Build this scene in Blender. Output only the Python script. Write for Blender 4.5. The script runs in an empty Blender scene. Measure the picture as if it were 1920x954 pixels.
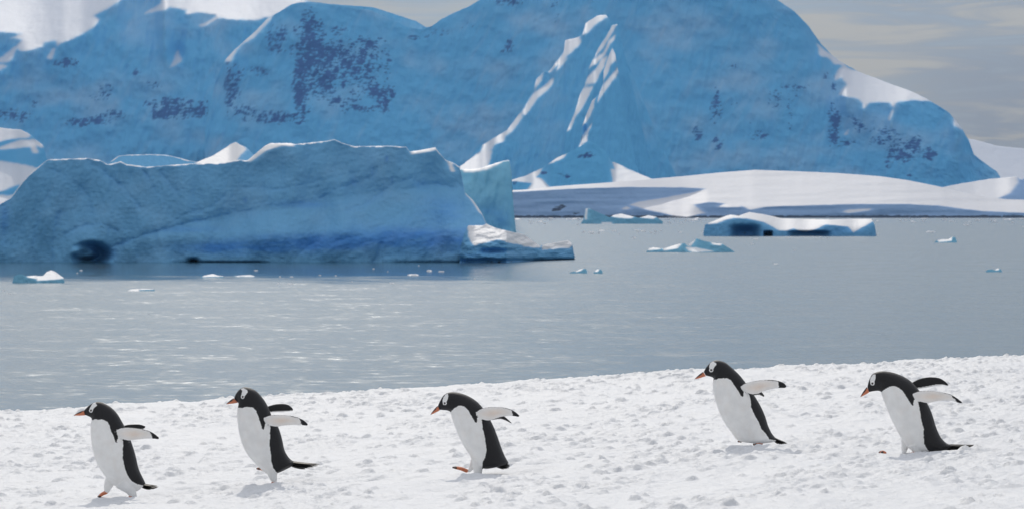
import bpy, math, random
import numpy as np
from mathutils import Vector, kdtree

random.seed(7)
RS = np.random.RandomState(11)
scene = bpy.context.scene
COL = scene.collection

# ------------------------------------------------------------------ camera
F = 5444.0            # focal length in photo pixels (photo 1920 x 954)
CX, CY = 960.0, 477.0
HOR = 402.0           # horizon row in the photo
HC = 5.0              # eye height above the sea
PITCH = math.atan((CY - HOR) / F)
cam_d = bpy.data.cameras.new('camera')
cam = bpy.data.objects.new('camera', cam_d)
COL.objects.link(cam)
cam_d.sensor_width = 36.0
cam_d.lens = F / 1920.0 * 36.0
cam_d.clip_start = 0.1
cam_d.clip_end = 60000.0
cam_d.dof.use_dof = True
cam_d.dof.focus_distance = 20.0
cam_d.dof.aperture_fstop = 10.0
cam.location = (0, 0, HC)
cam.rotation_euler = (math.pi / 2 - PITCH, 0, 0)
scene.camera = cam

# ------------------------------------------------------------------ light
SUN_EL = math.radians(36.0)
SUN_AZ = math.radians(-5.0)          # measured from +Y (view axis), negative = left
world = bpy.data.worlds.new('World')
scene.world = world
world.use_nodes = True
wn, wl = world.node_tree.nodes, world.node_tree.links
wn.clear()
w_out = wn.new('ShaderNodeOutputWorld')
w_bg = wn.new('ShaderNodeBackground')
w_bg.inputs['Strength'].default_value = 0.15
sky = wn.new('ShaderNodeTexSky')
sky.sky_type = 'NISHITA'
sky.sun_disc = False
sky.sun_elevation = SUN_EL
sky.sun_rotation = SUN_AZ
sky.altitude = 0.0
sky.air_density = 1.0
sky.dust_density = 0.2
sky.ozone_density = 3.0
# thin banded cloud sheet low over the horizon, all the way round
tc = wn.new('ShaderNodeTexCoord')
sep = wn.new('ShaderNodeSeparateXYZ')
wl.new(tc.outputs['Generated'], sep.inputs[0])
mp = wn.new('ShaderNodeMapping')
mp.inputs['Scale'].default_value = (15.0, 15.0, 140.0)
wl.new(tc.outputs['Generated'], mp.inputs['Vector'])
nz = wn.new('ShaderNodeTexNoise')
nz.inputs['Scale'].default_value = 1.0
nz.inputs['Detail'].default_value = 5.0
nz.inputs['Roughness'].default_value = 0.55
nz.inputs['Distortion'].default_value = 0.9
wl.new(mp.outputs[0], nz.inputs['Vector'])
mp2 = wn.new('ShaderNodeMapping')
mp2.inputs['Scale'].default_value = (5.0, 5.0, 14.0)
mp2.inputs['Location'].default_value = (1.45, 0.2, 0.0)
wl.new(tc.outputs['Generated'], mp2.inputs['Vector'])
nz2 = wn.new('ShaderNodeTexNoise')
nz2.inputs['Scale'].default_value = 1.0
nz2.inputs['Detail'].default_value = 2.0
wl.new(mp2.outputs[0], nz2.inputs['Vector'])
addn = wn.new('ShaderNodeMath'); addn.operation = 'MULTIPLY_ADD'
wl.new(nz.outputs['Fac'], addn.inputs[0]); addn.inputs[1].default_value = 0.9
wl.new(nz2.outputs['Fac'], addn.inputs[2])
cr = wn.new('ShaderNodeMapRange'); cr.interpolation_type = 'SMOOTHSTEP'
cr.inputs['To Min'].default_value = 0.84
cr.inputs['From Min'].default_value = 0.78
cr.inputs['From Max'].default_value = 1.06
wl.new(addn.outputs[0], cr.inputs['Value'])
el = wn.new('ShaderNodeMapRange')       # cover thins with height
el.inputs['From Min'].default_value = 0.04
el.inputs['From Max'].default_value = 0.6
el.inputs['To Min'].default_value = 1.0
el.inputs['To Max'].default_value = 0.75
wl.new(sep.outputs['Z'], el.inputs['Value'])
cm = wn.new('ShaderNodeMath'); cm.operation = 'MULTIPLY'
wl.new(cr.outputs[0], cm.inputs[0]); wl.new(el.outputs[0], cm.inputs[1])
cm2 = wn.new('ShaderNodeMath'); cm2.operation = 'MULTIPLY'
wl.new(cm.outputs[0], cm2.inputs[0]); cm2.inputs[1].default_value = 0.95
cmix = wn.new('ShaderNodeMix'); cmix.data_type = 'RGBA'
CLOUD = (3.55, 3.15, 2.4, 1)
wl.new(cm2.outputs[0], cmix.inputs['Factor'])
wl.new(sky.outputs[0], cmix.inputs[6])
# thin cloud scatters sunlight forward: brighter towards the sun
SUNV = Vector((math.sin(SUN_AZ) * math.cos(SUN_EL), math.cos(SUN_AZ) * math.cos(SUN_EL), math.sin(SUN_EL)))
dp = wn.new('ShaderNodeVectorMath'); dp.operation = 'DOT_PRODUCT'
wl.new(tc.outputs['Generated'], dp.inputs[0]); dp.inputs[1].default_value = SUNV
mxd = wn.new('ShaderNodeMath'); mxd.operation = 'MAXIMUM'; wl.new(dp.outputs['Value'], mxd.inputs[0]); mxd.inputs[1].default_value = 0.0
pw = wn.new('ShaderNodeMath'); pw.operation = 'POWER'; wl.new(mxd.outputs[0], pw.inputs[0]); pw.inputs[1].default_value = 5.0
ma = wn.new('ShaderNodeMath'); ma.operation = 'MULTIPLY_ADD'; wl.new(pw.outputs[0], ma.inputs[0]); ma.inputs[1].default_value = 1.4; ma.inputs[2].default_value = 1.0
csc = wn.new('ShaderNodeVectorMath'); csc.operation = 'SCALE'; 
ccol = wn.new('ShaderNodeMix'); ccol.data_type = 'RGBA'
ccol.inputs[6].default_value = (2.2, 2.15, 2.05, 1); ccol.inputs[7].default_value = CLOUD
cfr = wn.new('ShaderNodeMapRange'); cfr.interpolation_type = 'SMOOTHSTEP'
cfr.inputs['From Min'].default_value = 0.40; cfr.inputs['From Max'].default_value = 0.62
wl.new(nz.outputs['Fac'], cfr.inputs['Value']); wl.new(cfr.outputs[0], ccol.inputs['Factor'])
zc_ = wn.new('ShaderNodeMapRange'); zc_.inputs['From Min'].default_value = 0.08; zc_.inputs['From Max'].default_value = 0.45
wl.new(sep.outputs['Z'], zc_.inputs['Value'])
chigh = wn.new('ShaderNodeMix'); chigh.data_type = 'RGBA'      # cream near the horizon, whiter higher up
wl.new(zc_.outputs[0], chigh.inputs['Factor']); wl.new(ccol.outputs[2], chigh.inputs[6]); chigh.inputs[7].default_value = (2.66, 2.6, 2.56, 1)
wl.new(chigh.outputs[2], csc.inputs[0])
zb = wn.new('ShaderNodeMath'); zb.operation = 'MULTIPLY_ADD'; zb.use_clamp = False     # upper cloud made brighter as added fill for shaded fronts and bellies
wl.new(sep.outputs['Z'], zb.inputs[0]); zb.inputs[1].default_value = 2.3; zb.inputs[2].default_value = 0.8
zm = wn.new('ShaderNodeMath'); zm.operation = 'MULTIPLY'; wl.new(zb.outputs[0], zm.inputs[0]); wl.new(ma.outputs[0], zm.inputs[1])
wl.new(zm.outputs[0], csc.inputs['Scale'])
wl.new(csc.outputs[0], cmix.inputs[7])
wl.new(cmix.outputs[2], w_bg.inputs['Color'])
wl.new(w_bg.outputs[0], w_out.inputs['Surface'])

sun_d = bpy.data.lights.new('sun', 'SUN')
sun = bpy.data.objects.new('sun', sun_d)
COL.objects.link(sun)
sun_d.energy = 2.0
sun_d.angle = math.radians(0.53)
sun_d.color = (1.0, 0.93, 0.83)
SUNV = Vector((math.sin(SUN_AZ) * math.cos(SUN_EL), math.cos(SUN_AZ) * math.cos(SUN_EL), math.sin(SUN_EL)))
sun.rotation_euler = (-SUNV).to_track_quat('-Z', 'Y').to_euler()
sun.location = (0, 0, 40)

vs = scene.view_settings
vs.view_transform = 'Standard'
vs.look = 'None'
vs.exposure = -0.24
vs.gamma = 1.0
vs.use_curve_mapping = False

# ------------------------------------------------------------------ helpers
def tag(o, label=None, cat=None, group=None, kind=None):
    if label: o['label'] = label
    if cat: o['category'] = cat
    if group: o['group'] = group
    if kind: o['kind'] = kind
    return o

def pix(u, v, Y):
    """point at depth Y (metres along +Y) seen at photo pixel (u, v)"""
    a = (np.asarray(u, float) - CX) / F
    b = (CY - np.asarray(v, float)) / F
    dy = math.cos(PITCH) + b * math.sin(PITCH)
    dz = -math.sin(PITCH) + b * math.cos(PITCH)
    Y = np.asarray(Y, float)
    return a / dy * Y, Y + 0 * a, HC + dz / dy * Y

_perm = np.random.RandomState(3).permutation(512).astype(np.int64)
_perm = np.concatenate([_perm, _perm, _perm])
_gr = np.random.RandomState(5).normal(size=(512, 3))
_gr /= np.linalg.norm(_gr, axis=1)[:, None]

def perlin(x, y, z=0.0):
    x, y, z = np.broadcast_arrays(np.asarray(x, float), np.asarray(y, float), np.asarray(z, float))
    xi = np.floor(x).astype(np.int64); yi = np.floor(y).astype(np.int64); zi = np.floor(z).astype(np.int64)
    xf, yf, zf = x - xi, y - yi, z - zi
    u = xf ** 3 * (xf * (xf * 6 - 15) + 10); v = yf ** 3 * (yf * (yf * 6 - 15) + 10); w = zf ** 3 * (zf * (zf * 6 - 15) + 10)
    def g(a, b, c):
        h = _perm[_perm[_perm[(xi + a) & 511] + ((yi + b) & 511)] + ((zi + c) & 511)]
        gg = _gr[h]
        return gg[..., 0] * (xf - a) + gg[..., 1] * (yf - b) + gg[..., 2] * (zf - c)
    def lp(a, b, t): return a + (b - a) * t
    if np.all(zf == 0):
        return lp(lp(g(0,0,0), g(1,0,0), u), lp(g(0,1,0), g(1,1,0), u), v) * 1.4
    return lp(lp(lp(g(0,0,0), g(1,0,0), u), lp(g(0,1,0), g(1,1,0), u), v),
              lp(lp(g(0,0,1), g(1,0,1), u), lp(g(0,1,1), g(1,1,1), u), v), w) * 1.4

def fbm(x, y, z=0.0, oct=4, rough=0.5):
    s, a, n = 0.0, 1.0, 0.0
    for i in range(oct):
        s = s + a * perlin(x * 2 ** i + 17.3 * i, y * 2 ** i + 5.1 * i, z)
        n += a; a *= rough
    return s / n

def sstep(a, b, x):
    t = np.clip((x - a) / (b - a), 0, 1)
    return t * t * (3 - 2 * t)

def inpoly(px, py, poly):
    poly = np.asarray(poly, float)
    px = np.asarray(px, float); py = np.asarray(py, float)
    r = np.zeros(px.shape, bool)
    m = (px >= poly[:, 0].min()) & (px <= poly[:, 0].max()) & (py >= poly[:, 1].min()) & (py <= poly[:, 1].max())
    if not m.any(): return r
    qx, qy = px[m], py[m]
    c = np.zeros(qx.shape, bool)
    x0, y0 = poly[-1]
    for x1, y1 in poly:
        cond = ((y1 > qy) != (y0 > qy))
        if y1 != y0:
            c ^= cond & (qx < (x0 - x1) * (qy - y1) / (y0 - y1) + x1)
        x0, y0 = x1, y1
    r[m] = c
    return r

def blur(a, n=1):
    for _ in range(n):
        p = np.pad(a, 1, mode='edge')
        a = (p[1:-1, 1:-1] * 4 + p[:-2, 1:-1] * 2 + p[2:, 1:-1] * 2 + p[1:-1, :-2] * 2 + p[1:-1, 2:] * 2
             + p[:-2, :-2] + p[:-2, 2:] + p[2:, :-2] + p[2:, 2:]) / 16.0
    return a

def mesh_obj(name, co, quads, mat, parent=None, col=None, smooth=True, tris=None):
    me = bpy.data.meshes.new(name)
    co = np.asarray(co, np.float32).reshape(-1, 3)
    quads = np.asarray(quads, np.int32).reshape(-1, 4) if quads is not None and len(quads) else np.zeros((0, 4), np.int32)
    tr = np.asarray(tris, np.int32).reshape(-1, 3) if tris is not None and len(tris) else np.zeros((0, 3), np.int32)
    me.vertices.add(len(co)); me.vertices.foreach_set('co', co.ravel())
    nl = quads.size + tr.size
    me.loops.add(nl)
    me.loops.foreach_set('vertex_index', np.concatenate([quads.ravel(), tr.ravel()]).astype(np.int32))
    me.polygons.add(len(quads) + len(tr))
    ls = np.concatenate([np.arange(len(quads)) * 4, quads.size + np.arange(len(tr)) * 3]).astype(np.int32)
    me.polygons.foreach_set('loop_start', ls)
    me.update(calc_edges=True)
    me.polygons.foreach_set('use_smooth', np.full(len(me.polygons), smooth))
    if col is not None:
        a = me.color_attributes.new('Col', 'FLOAT_COLOR', 'POINT')
        c = np.asarray(col, np.float32).reshape(-1, 4)
        a.data.foreach_set('color', c.ravel())
    me.validate()
    me.materials.append(mat)
    o = bpy.data.objects.new(name, me)
    COL.objects.link(o)
    if parent: o.parent = parent
    return o

def grid_quads(nr, nc):
    i = np.arange(nr * nc).reshape(nr, nc)
    return np.stack([i[:-1, :-1], i[:-1, 1:], i[1:, 1:], i[1:, :-1]], -1).reshape(-1, 4)

def empty(name, loc=(0, 0, 0)):
    o = bpy.data.objects.new(name, None)
    o.empty_display_size = 0.2
    o.location = loc
    COL.objects.link(o)
    return o

# ------------------------------------------------------------------ materials
def new_mat(name):
    m = bpy.data.materials.new(name); m.use_nodes = True
    nt = m.node_tree
    b = nt.nodes['Principled BSDF']
    return m, nt.nodes, nt.links, b

def tex_noise(n, l, vec, scale, detail=3, rough=0.5):
    t = n.new('ShaderNodeTexNoise')
    t.inputs['Scale'].default_value = scale; t.inputs['Detail'].default_value = detail
    t.inputs['Roughness'].default_value = rough
    l.new(vec, t.inputs['Vector'])
    return t

def mixc(n, l, fac, a, b):
    m = n.new('ShaderNodeMix'); m.data_type = 'RGBA'
    if isinstance(fac, float): m.inputs['Factor'].default_value = fac
    else: l.new(fac, m.inputs['Factor'])
    for k, v in ((6, a), (7, b)):
        if isinstance(v, tuple): m.inputs[k].default_value = v
        else: l.new(v, m.inputs[k])
    return m.outputs[2]

def mat_snow():
    m, n, l, b = new_mat('foreground_snow')
    geo = n.new('ShaderNodeNewGeometry')
    t1 = tex_noise(n, l, geo.outputs['Position'], 45.0, 4, 0.6)
    t2 = tex_noise(n, l, geo.outputs['Position'], 260.0, 2, 0.6)
    t3 = tex_noise(n, l, geo.outputs['Position'], 1.4, 3, 0.5)
    c = mixc(n, l, t3.outputs['Fac'], (0.69, 0.715, 0.75, 1), (0.77, 0.785, 0.80, 1))
    l.new(c, b.inputs['Base Color'])
    b.inputs['Roughness'].default_value = 0.55
    b.inputs['Specular IOR Level'].default_value = 0.12
    bp1 = n.new('ShaderNodeBump'); bp1.inputs['Strength'].default_value = 0.75; bp1.inputs['Distance'].default_value = 0.012
    l.new(t1.outputs['Fac'], bp1.inputs['Height'])
    bp2 = n.new('ShaderNodeBump'); bp2.inputs['Strength'].default_value = 0.6; bp2.inputs['Distance'].default_value = 0.003
    l.new(t2.outputs['Fac'], bp2.inputs['Height']); l.new(bp1.outputs[0], bp2.inputs['Normal'])
    l.new(bp2.outputs[0], b.inputs['Normal'])
    return m

def mat_terrain(name, ice, snow, rock, bump_d, bump_s):
    """Col: R bare rock and painted berg recess shade, G sunlit and dusted snow, B clear blue ice"""
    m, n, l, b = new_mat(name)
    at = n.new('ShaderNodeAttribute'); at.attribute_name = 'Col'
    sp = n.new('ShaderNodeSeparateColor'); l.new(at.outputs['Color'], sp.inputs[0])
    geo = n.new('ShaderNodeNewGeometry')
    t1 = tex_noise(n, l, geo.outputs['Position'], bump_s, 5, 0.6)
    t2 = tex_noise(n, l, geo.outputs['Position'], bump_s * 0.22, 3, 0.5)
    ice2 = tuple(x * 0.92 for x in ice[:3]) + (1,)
    base = mixc(n, l, t2.outputs['Fac'], ice, ice2)  # blue base also carries the shade tint of unlit faces
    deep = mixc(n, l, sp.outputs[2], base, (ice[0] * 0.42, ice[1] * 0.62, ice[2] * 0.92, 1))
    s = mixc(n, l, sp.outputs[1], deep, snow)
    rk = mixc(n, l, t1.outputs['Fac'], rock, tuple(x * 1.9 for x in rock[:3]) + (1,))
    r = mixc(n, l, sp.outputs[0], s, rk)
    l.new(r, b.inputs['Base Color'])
    b.inputs['Roughness'].default_value = 0.6
    b.inputs['Specular IOR Level'].default_value = 0.25
    bp = n.new('ShaderNodeBump'); bp.inputs['Strength'].default_value = 0.5; bp.inputs['Distance'].default_value = bump_d
    l.new(t1.outputs['Fac'], bp.inputs['Height']); l.new(bp.outputs[0], b.inputs['Normal'])
    return m

M_SNOW = mat_snow()
M_MOUNT = mat_terrain('mountain_lit_shaded_ice_rock', (0.14, 0.54, 0.88, 1), (0.84, 0.84, 0.84, 1), (0.018, 0.05, 0.17, 1), 6.0, 0.02)  # blue of shade put into the ice, blue of haze into the rock
M_DOME = mat_terrain('hill_snow', (0.40, 0.58, 0.84, 1), (0.76, 0.76, 0.77, 1), (0.045, 0.045, 0.05, 1), 1.0, 0.08)  # blue tone paints the shaded snow, white tone the sunlit snow
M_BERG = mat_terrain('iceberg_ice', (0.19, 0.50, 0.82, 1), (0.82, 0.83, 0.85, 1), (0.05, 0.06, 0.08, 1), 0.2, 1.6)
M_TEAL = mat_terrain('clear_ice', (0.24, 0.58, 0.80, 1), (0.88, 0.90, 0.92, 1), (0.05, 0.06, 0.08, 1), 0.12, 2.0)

def mat_water():
    m, n, l, b = new_mat('sea_water')
    geo = n.new('ShaderNodeNewGeometry')
    b.inputs['Base Color'].default_value = (0.045, 0.12, 0.18, 1)
    b.inputs['Roughness'].default_value = 0.07
    b.inputs['IOR'].default_value = 1.333
    mpa = n.new('ShaderNodeMapping'); mpa.inputs['Scale'].default_value = (0.75, 1.0, 1.0)
    l.new(geo.outputs['Position'], mpa.inputs['Vector'])
    t1 = tex_noise(n, l, mpa.outputs[0], 1.9, 3, 0.65)
    t2 = tex_noise(n, l, mpa.outputs[0], 0.3, 2, 0.5)
    t3 = tex_noise(n, l, geo.outputs['Position'], 0.012, 2, 0.5)
    def vm(op, a_, b_):
        q = n.new('ShaderNodeVectorMath'); q.operation = op
        for k_, v_ in ((0, a_), (1, b_)):
            if isinstance(v_, tuple): q.inputs[k_].default_value = v_
            else: l.new(v_, q.inputs[k_])
        return q
    w1 = vm('MULTIPLY', vm('SUBTRACT', t1.outputs['Color'], (.5, .5, .5)).outputs[0], (.54, .78, 0))
    w2 = vm('MULTIPLY', vm('SUBTRACT', t2.outputs['Color'], (.5, .5, .5)).outputs[0], (.20, .32, 0))
    wsum = vm('ADD', w1.outputs[0], w2.outputs[0])
    # calm lee water beside the big berg, breeze elsewhere
    sp = n.new('ShaderNodeSeparateXYZ'); l.new(geo.outputs['Position'], sp.inputs[0])
    mr = n.new('ShaderNodeMapRange'); mr.interpolation_type = 'SMOOTHSTEP'
    mr.inputs['From Min'].default_value = 225.0; mr.inputs['From Max'].default_value = 262.0
    mr.inputs['To Min'].default_value = 1.0; mr.inputs['To Max'].default_value = 0.12
    wv = n.new('ShaderNodeMath'); wv.operation = 'MULTIPLY_ADD'
    l.new(t3.outputs['Fac'], wv.inputs[0]); wv.inputs[1].default_value = 40.0
    l.new(sp.outputs['Y'], wv.inputs[2])
    t4 = tex_noise(n, l, mpa.outputs[0], 0.16, 3, 0.6)
    wv2 = n.new('ShaderNodeMath'); wv2.operation = 'MULTIPLY_ADD'
    l.new(t4.outputs['Fac'], wv2.inputs[0]); wv2.inputs[1].default_value = -70.0; l.new(wv.outputs[0], wv2.inputs[2])
    wv3 = n.new('ShaderNodeMath'); wv3.operation = 'ADD'; l.new(wv2.outputs[0], wv3.inputs[0]); wv3.inputs[1].default_value = 35.0
    l.new(wv3.outputs[0], mr.inputs['Value'])
    mr2 = n.new('ShaderNodeMapRange'); mr2.interpolation_type = 'SMOOTHSTEP'
    mr2.inputs['From Min'].default_value = -6.0; mr2.inputs['From Max'].default_value = 6.0
    l.new(sp.outputs['X'], mr2.inputs['Value'])
    mx = n.new('ShaderNodeMath'); mx.operation = 'MAXIMUM'
    l.new(mr.outputs[0], mx.inputs[0]); l.new(mr2.outputs[0], mx.inputs[1])
    scl = n.new('ShaderNodeVectorMath'); scl.operation = 'SCALE'
    l.new(wsum.outputs[0], scl.inputs[0]); l.new(mx.outputs[0], scl.inputs['Scale'])
    rg = n.new('ShaderNodeMapRange'); rg.inputs['From Min'].default_value = 0.12
    rg.inputs['To Min'].default_value = 0.10; rg.inputs['To Max'].default_value = 0.25
    l.new(mx.outputs[0], rg.inputs['Value']); l.new(rg.outputs[0], b.inputs['Roughness'])
    nn = vm('NORMALIZE', vm('ADD', scl.outputs[0], (0, 0, 1)).outputs[0], (0, 0, 0))
    l.new(nn.outputs[0], b.inputs['Normal'])
    return m
M_WATER = mat_water()

# ------------------------------------------------------------------ sea
xs = np.concatenate([-np.geomspace(5200, 40, 16), np.geomspace(40, 5200, 16)])
ys = np.concatenate([[-90, -30], np.geomspace(25, 12400, 28)])
gx, gy = np.meshgrid(xs, ys)
sea = mesh_obj('sea', np.stack([gx, gy, 0 * gx], -1), grid_quads(len(ys), len(xs)), M_WATER)
tag(sea, 'calm grey blue sea with small ripples between snow bank and mountains', 'water', kind='structure')

# ------------------------------------------------------------------ relief bodies (mountains, hills, bergs)
def interp_line(pts):
    p = np.asarray(pts, float)
    return lambda u: np.interp(u, p[:, 0], p[:, 1])

def relief(name, top, base, Y0, u0, u1, du, nr, mat, g=0.6, glit=3.2, lit=(), rock=(), rock_thr=0.55, deep=(),
           thick=800.0, rim=0.0, warp=2.0, nscale=14.0, namp=0.0, flute=0.0, edge=1.2, nb=14, parent=None,
           deepfun=None, gfun=None, depthfun=None, litall=False, rgb_rock_scale=(10.0, 9.0), anchor=0., gully=110., hsm=6.0, dusting=0., drift=0., seed=0.0):
    us = np.arange(u0, u1 + du * 0.5, du)
    T = interp_line(top)(us)
    jag = fbm(us / 9.0, us * 0 + seed, oct=4, rough=.6) * edge
    B = base(us) if callable(base) else np.full(us.shape, float(base))
    T = np.minimum(T + jag, B - 0.3)
    Yb = Y0(us) if callable(Y0) else np.full(us.shape, float(Y0))
    t = np.linspace(0, 1, nr)[:, None]
    V = B[None] + (T - B)[None] * t
    U = np.broadcast_to(us[None], V.shape).copy()
    # sunny ledges are laid out on an even grid, then sampled along each column
    dv = max(.25, (B.max() - T.min()) / (1.6 * nr))
    vr = np.arange(B.max(), T.min() - dv, -dv)
    UR, VR = np.meshgrid(us, vr)
    wu = UR + warp * fbm(UR / (nscale * .6), VR / (nscale * .6), seed + 1.5, oct=4, rough=.65)
    wv = VR + warp * fbm(UR / (nscale * .6) + 40, VR / (nscale * .6), seed + 2.5, oct=4, rough=.65)
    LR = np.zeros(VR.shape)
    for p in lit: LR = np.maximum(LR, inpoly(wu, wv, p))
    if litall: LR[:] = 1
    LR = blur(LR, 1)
    gR = np.full(VR.shape, g) if gfun is None else gfun(UR, VR)
    ER = np.cumsum((glit - gR) * LR * dv * Yb[None] / F, 0)
    if anchor:                                 # keep the crest even; uneven ledge edges show as gullies below
        kw = int(3 * anchor / du) + 1
        kk = np.exp(-.5 * ((np.arange(-kw, kw + 1) * du) / anchor) ** 2); kk /= kk.sum()
        ti = np.clip(((B.max() - T) / dv).astype(int), 0, len(vr) - 1)
        tot = ER[ti, np.arange(len(us))]
        tp = np.pad(tot, (kw, kw), mode='edge')
        offs = sum(kk[j] * tp[j:j + len(us)] for j in range(2 * kw + 1)) - tot
        ve = vr[np.argmax(ER > .12 * tot[None] + 1e-6, 0)]
        ve = np.where(tot > 1e-3, ve, T)
        k2 = int(36 / du) + 1
        vp = np.pad(ve, (k2, k2), mode='edge')
        ve = sum(vp[j:j + len(us)] for j in range(2 * k2 + 1)) / (2 * k2 + 1)
        ER = ER + offs[None] * (1 - sstep(0, gully, VR - ve[None]))
    if hsm:
        kw = int(3 * hsm / du) + 1
        kk = np.exp(-.5 * ((np.arange(-kw, kw + 1) * du) / hsm) ** 2); kk /= kk.sum()
        Ep = np.pad(ER, ((0, 0), (kw, kw)), mode='edge')
        ER = sum(kk[j] * Ep[:, j:j + len(us)] for j in range(2 * kw + 1))
    fi = np.clip((B.max() - V) / dv, 0, len(vr) - 1.001)
    i0 = fi.astype(int); fr = fi - i0
    ci = np.broadcast_to(np.arange(len(us))[None], V.shape)
    def samp(A): return A[i0, ci] * (1 - fr) + A[i0 + 1, ci] * fr
    E = samp(ER); Lb = samp(LR)
    gg = np.full(V.shape, g) if gfun is None else gfun(U, V)
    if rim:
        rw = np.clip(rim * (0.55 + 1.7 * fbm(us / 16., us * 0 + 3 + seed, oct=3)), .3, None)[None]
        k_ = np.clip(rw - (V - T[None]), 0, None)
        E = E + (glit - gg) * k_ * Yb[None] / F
        Lb = np.maximum(Lb, np.clip(k_ / rw * 3, 0, 1))  # sunlit rim is whitened in the colour too
    R = np.zeros(V.shape)
    if len(rock):
        nzr = .55 * fbm((U + .35 * V) / rgb_rock_scale[0], V / (1.9 * rgb_rock_scale[1]), seed + 9.1, oct=5, rough=0.78) + .5 * fbm(U / (1.6 * rgb_rock_scale[0]), V / (.5 * rgb_rock_scale[1]), seed + 2.7, oct=4, rough=.7)
        for (cx, cy, rx, ry, s) in rock:
            R += s * np.exp(-(((U - cx) / rx) ** 2 + ((V - cy) / ry) ** 2))
        R = .95 * np.tanh(R)
        R = sstep(rock_thr - 0.10, rock_thr + 0.22, R + 2.3 * nzr * sstep(.03, .3, R)) * (1 - Lb)
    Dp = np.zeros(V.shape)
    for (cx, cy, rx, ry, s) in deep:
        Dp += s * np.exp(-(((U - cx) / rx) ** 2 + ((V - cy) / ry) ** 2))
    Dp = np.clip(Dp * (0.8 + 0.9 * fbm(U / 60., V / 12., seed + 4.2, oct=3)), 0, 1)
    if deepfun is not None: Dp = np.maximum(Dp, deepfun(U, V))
    Y = np.zeros(V.shape); Y[0] = Yb
    for i in range(1, nr):
        Y[i] = Y[i - 1] + gg[i] * (V[i - 1] - V[i]) * Yb / F
    Y += E
    # relief that does not move the outline: push along depth only
    sc = Yb[None] / F
    fade = np.clip((V - T[None]) / 6.0, 0.25, 1)
    if namp: Y += namp * sc * fade * (1 - .6 * Lb) * fbm(U / nscale, V / nscale, seed + 6.6, oct=5, rough=.55)
    if flute: Y += flute * sc * fade * (1 - Lb) * fbm(U / 7.0 + V / 40.0, V / 55.0, seed + 8.8, oct=4)
    Y += 2.5 * R * sc * fbm(U / 4.0, V / 4.0, seed + 3.3, oct=3)
    if depthfun is not None: Y += depthfun(U, V)
    X, YY, Z = pix(U, V, Y)
    s = np.linspace(0, 1, nb + 1)[1:, None]
    Yk = Y[-1][None] + thick * s
    Zt = Z[-1][None]
    Zb = Zt * (1 - s ** 1.4) + Z[0].min() * s ** 1.4
    Xk = X[-1][None] * (Yk / Y[-1][None])
    co = np.concatenate([np.stack([X, YY, Z], -1), np.stack([Xk, Yk, Zb], -1)], 0)
    nrow = nr + nb
    if dusting:
        du_ = .26 * sstep(-.15, .5, fbm(U / 110., V / 70., seed + 5.9, oct=3)) + .12 * sstep(.0, .55, fbm((U + .55 * V) / 14., (V - .3 * U) / 90., seed + 7.9, oct=4, rough=.6))
        Lb = np.maximum(Lb, np.clip(dusting * du_, 0, .5) * (1 - R))
    lit_snow_mask = np.concatenate([Lb, np.ones((nb, len(us)))], 0)  # sunlit areas painted white, unlit faces keep the shade blue
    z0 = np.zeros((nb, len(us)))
    col = np.stack([np.concatenate([R, z0]), lit_snow_mask, np.concatenate([Dp, z0]), np.ones((nrow, len(us)))], -1)
    q = grid_quads(nrow, len(us))
    return mesh_obj(name, co, q, mat, parent=parent, col=col)

S3 = 3.975
def C(pts, ox, oy, s): return [(ox + x / s, oy + y / s) for x, y in pts]

# back left plateau mountain
lit0 = [C([(-1600, -400), (1000, -400), (900, 0), (800, 70), (700, 120), (745, 150), (700, 200), (640, 240), (540, 290), (470, 320), (430, 345),
           (415, 300), (340, 310), (320, 350), (160, 385), (130, 370), (80, 460), (0, 462), (-60, 470), (-60, 440), (0, 430), (130, 340), (160, 300), (60, 285),
           (170, 260), (0, 232), (-1600, 232)], 0, 0, S3),
        C([(-80, 470), (60, 488), (0, 525), (-80, 540)], 0, 0, S3),
        C([(345, 430), (400, 360), (420, 365), (380, 450)], 0, 0, S3),
        [(269, 27), (312, 18), (317, 13), (352, 18), (347, 28), (375, 24), (402, 28), (408, 31), (372, 48), (377, 52), (402, 40), (413, 33), (440, 38),
         (488, 37), (511, 30), (560, 10), (640, -40), (290, -60), (302, 5), (280, 18)],
        [(334, 92), (341, 115), (330, 122), (318, 129), (322, 120)]]
rock0 = [(120, 118, 26, 9, 1.1), (30, 215, 40, 12, .6), (0, 212, 10, 6, .9), (35, 222, 14, 6, .8), (210, 215, 30, 10, .7), (190, 180, 22, 10, .95),
         (200, 165, 14, 7, .7), (165, 228, 36, 7, 1.05), (150, 233, 20, 5, .7), (330, 205, 50, 18, 1.0), (310, 215, 25, 9, .8), (280, 160, 28, 9, .7),
         (255, 135, 9, 7, .9), (380, 205, 13, 18, .9), (300, 190, 40, 8, .5), (140, 140, 8, 6, .6), (60, 190, 30, 20, .35)]
o = relief('mountain', [(-420, -70), (-100, -60), (0, -50), (120, -34), (160, -10), (185, -12), (230, -20), (290, -30), (420, -20), (500, -10), (560, 0), (620, 8), (700, 14), (780, 40), (830, 70), (900, 200)],
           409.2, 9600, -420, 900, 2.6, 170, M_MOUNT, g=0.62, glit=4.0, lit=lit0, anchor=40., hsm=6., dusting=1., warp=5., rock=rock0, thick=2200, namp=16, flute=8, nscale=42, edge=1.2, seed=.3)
tag(o, 'blue shaded snow mountain with a sunlit white plateau along its top', 'mountain', kind='structure')

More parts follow.
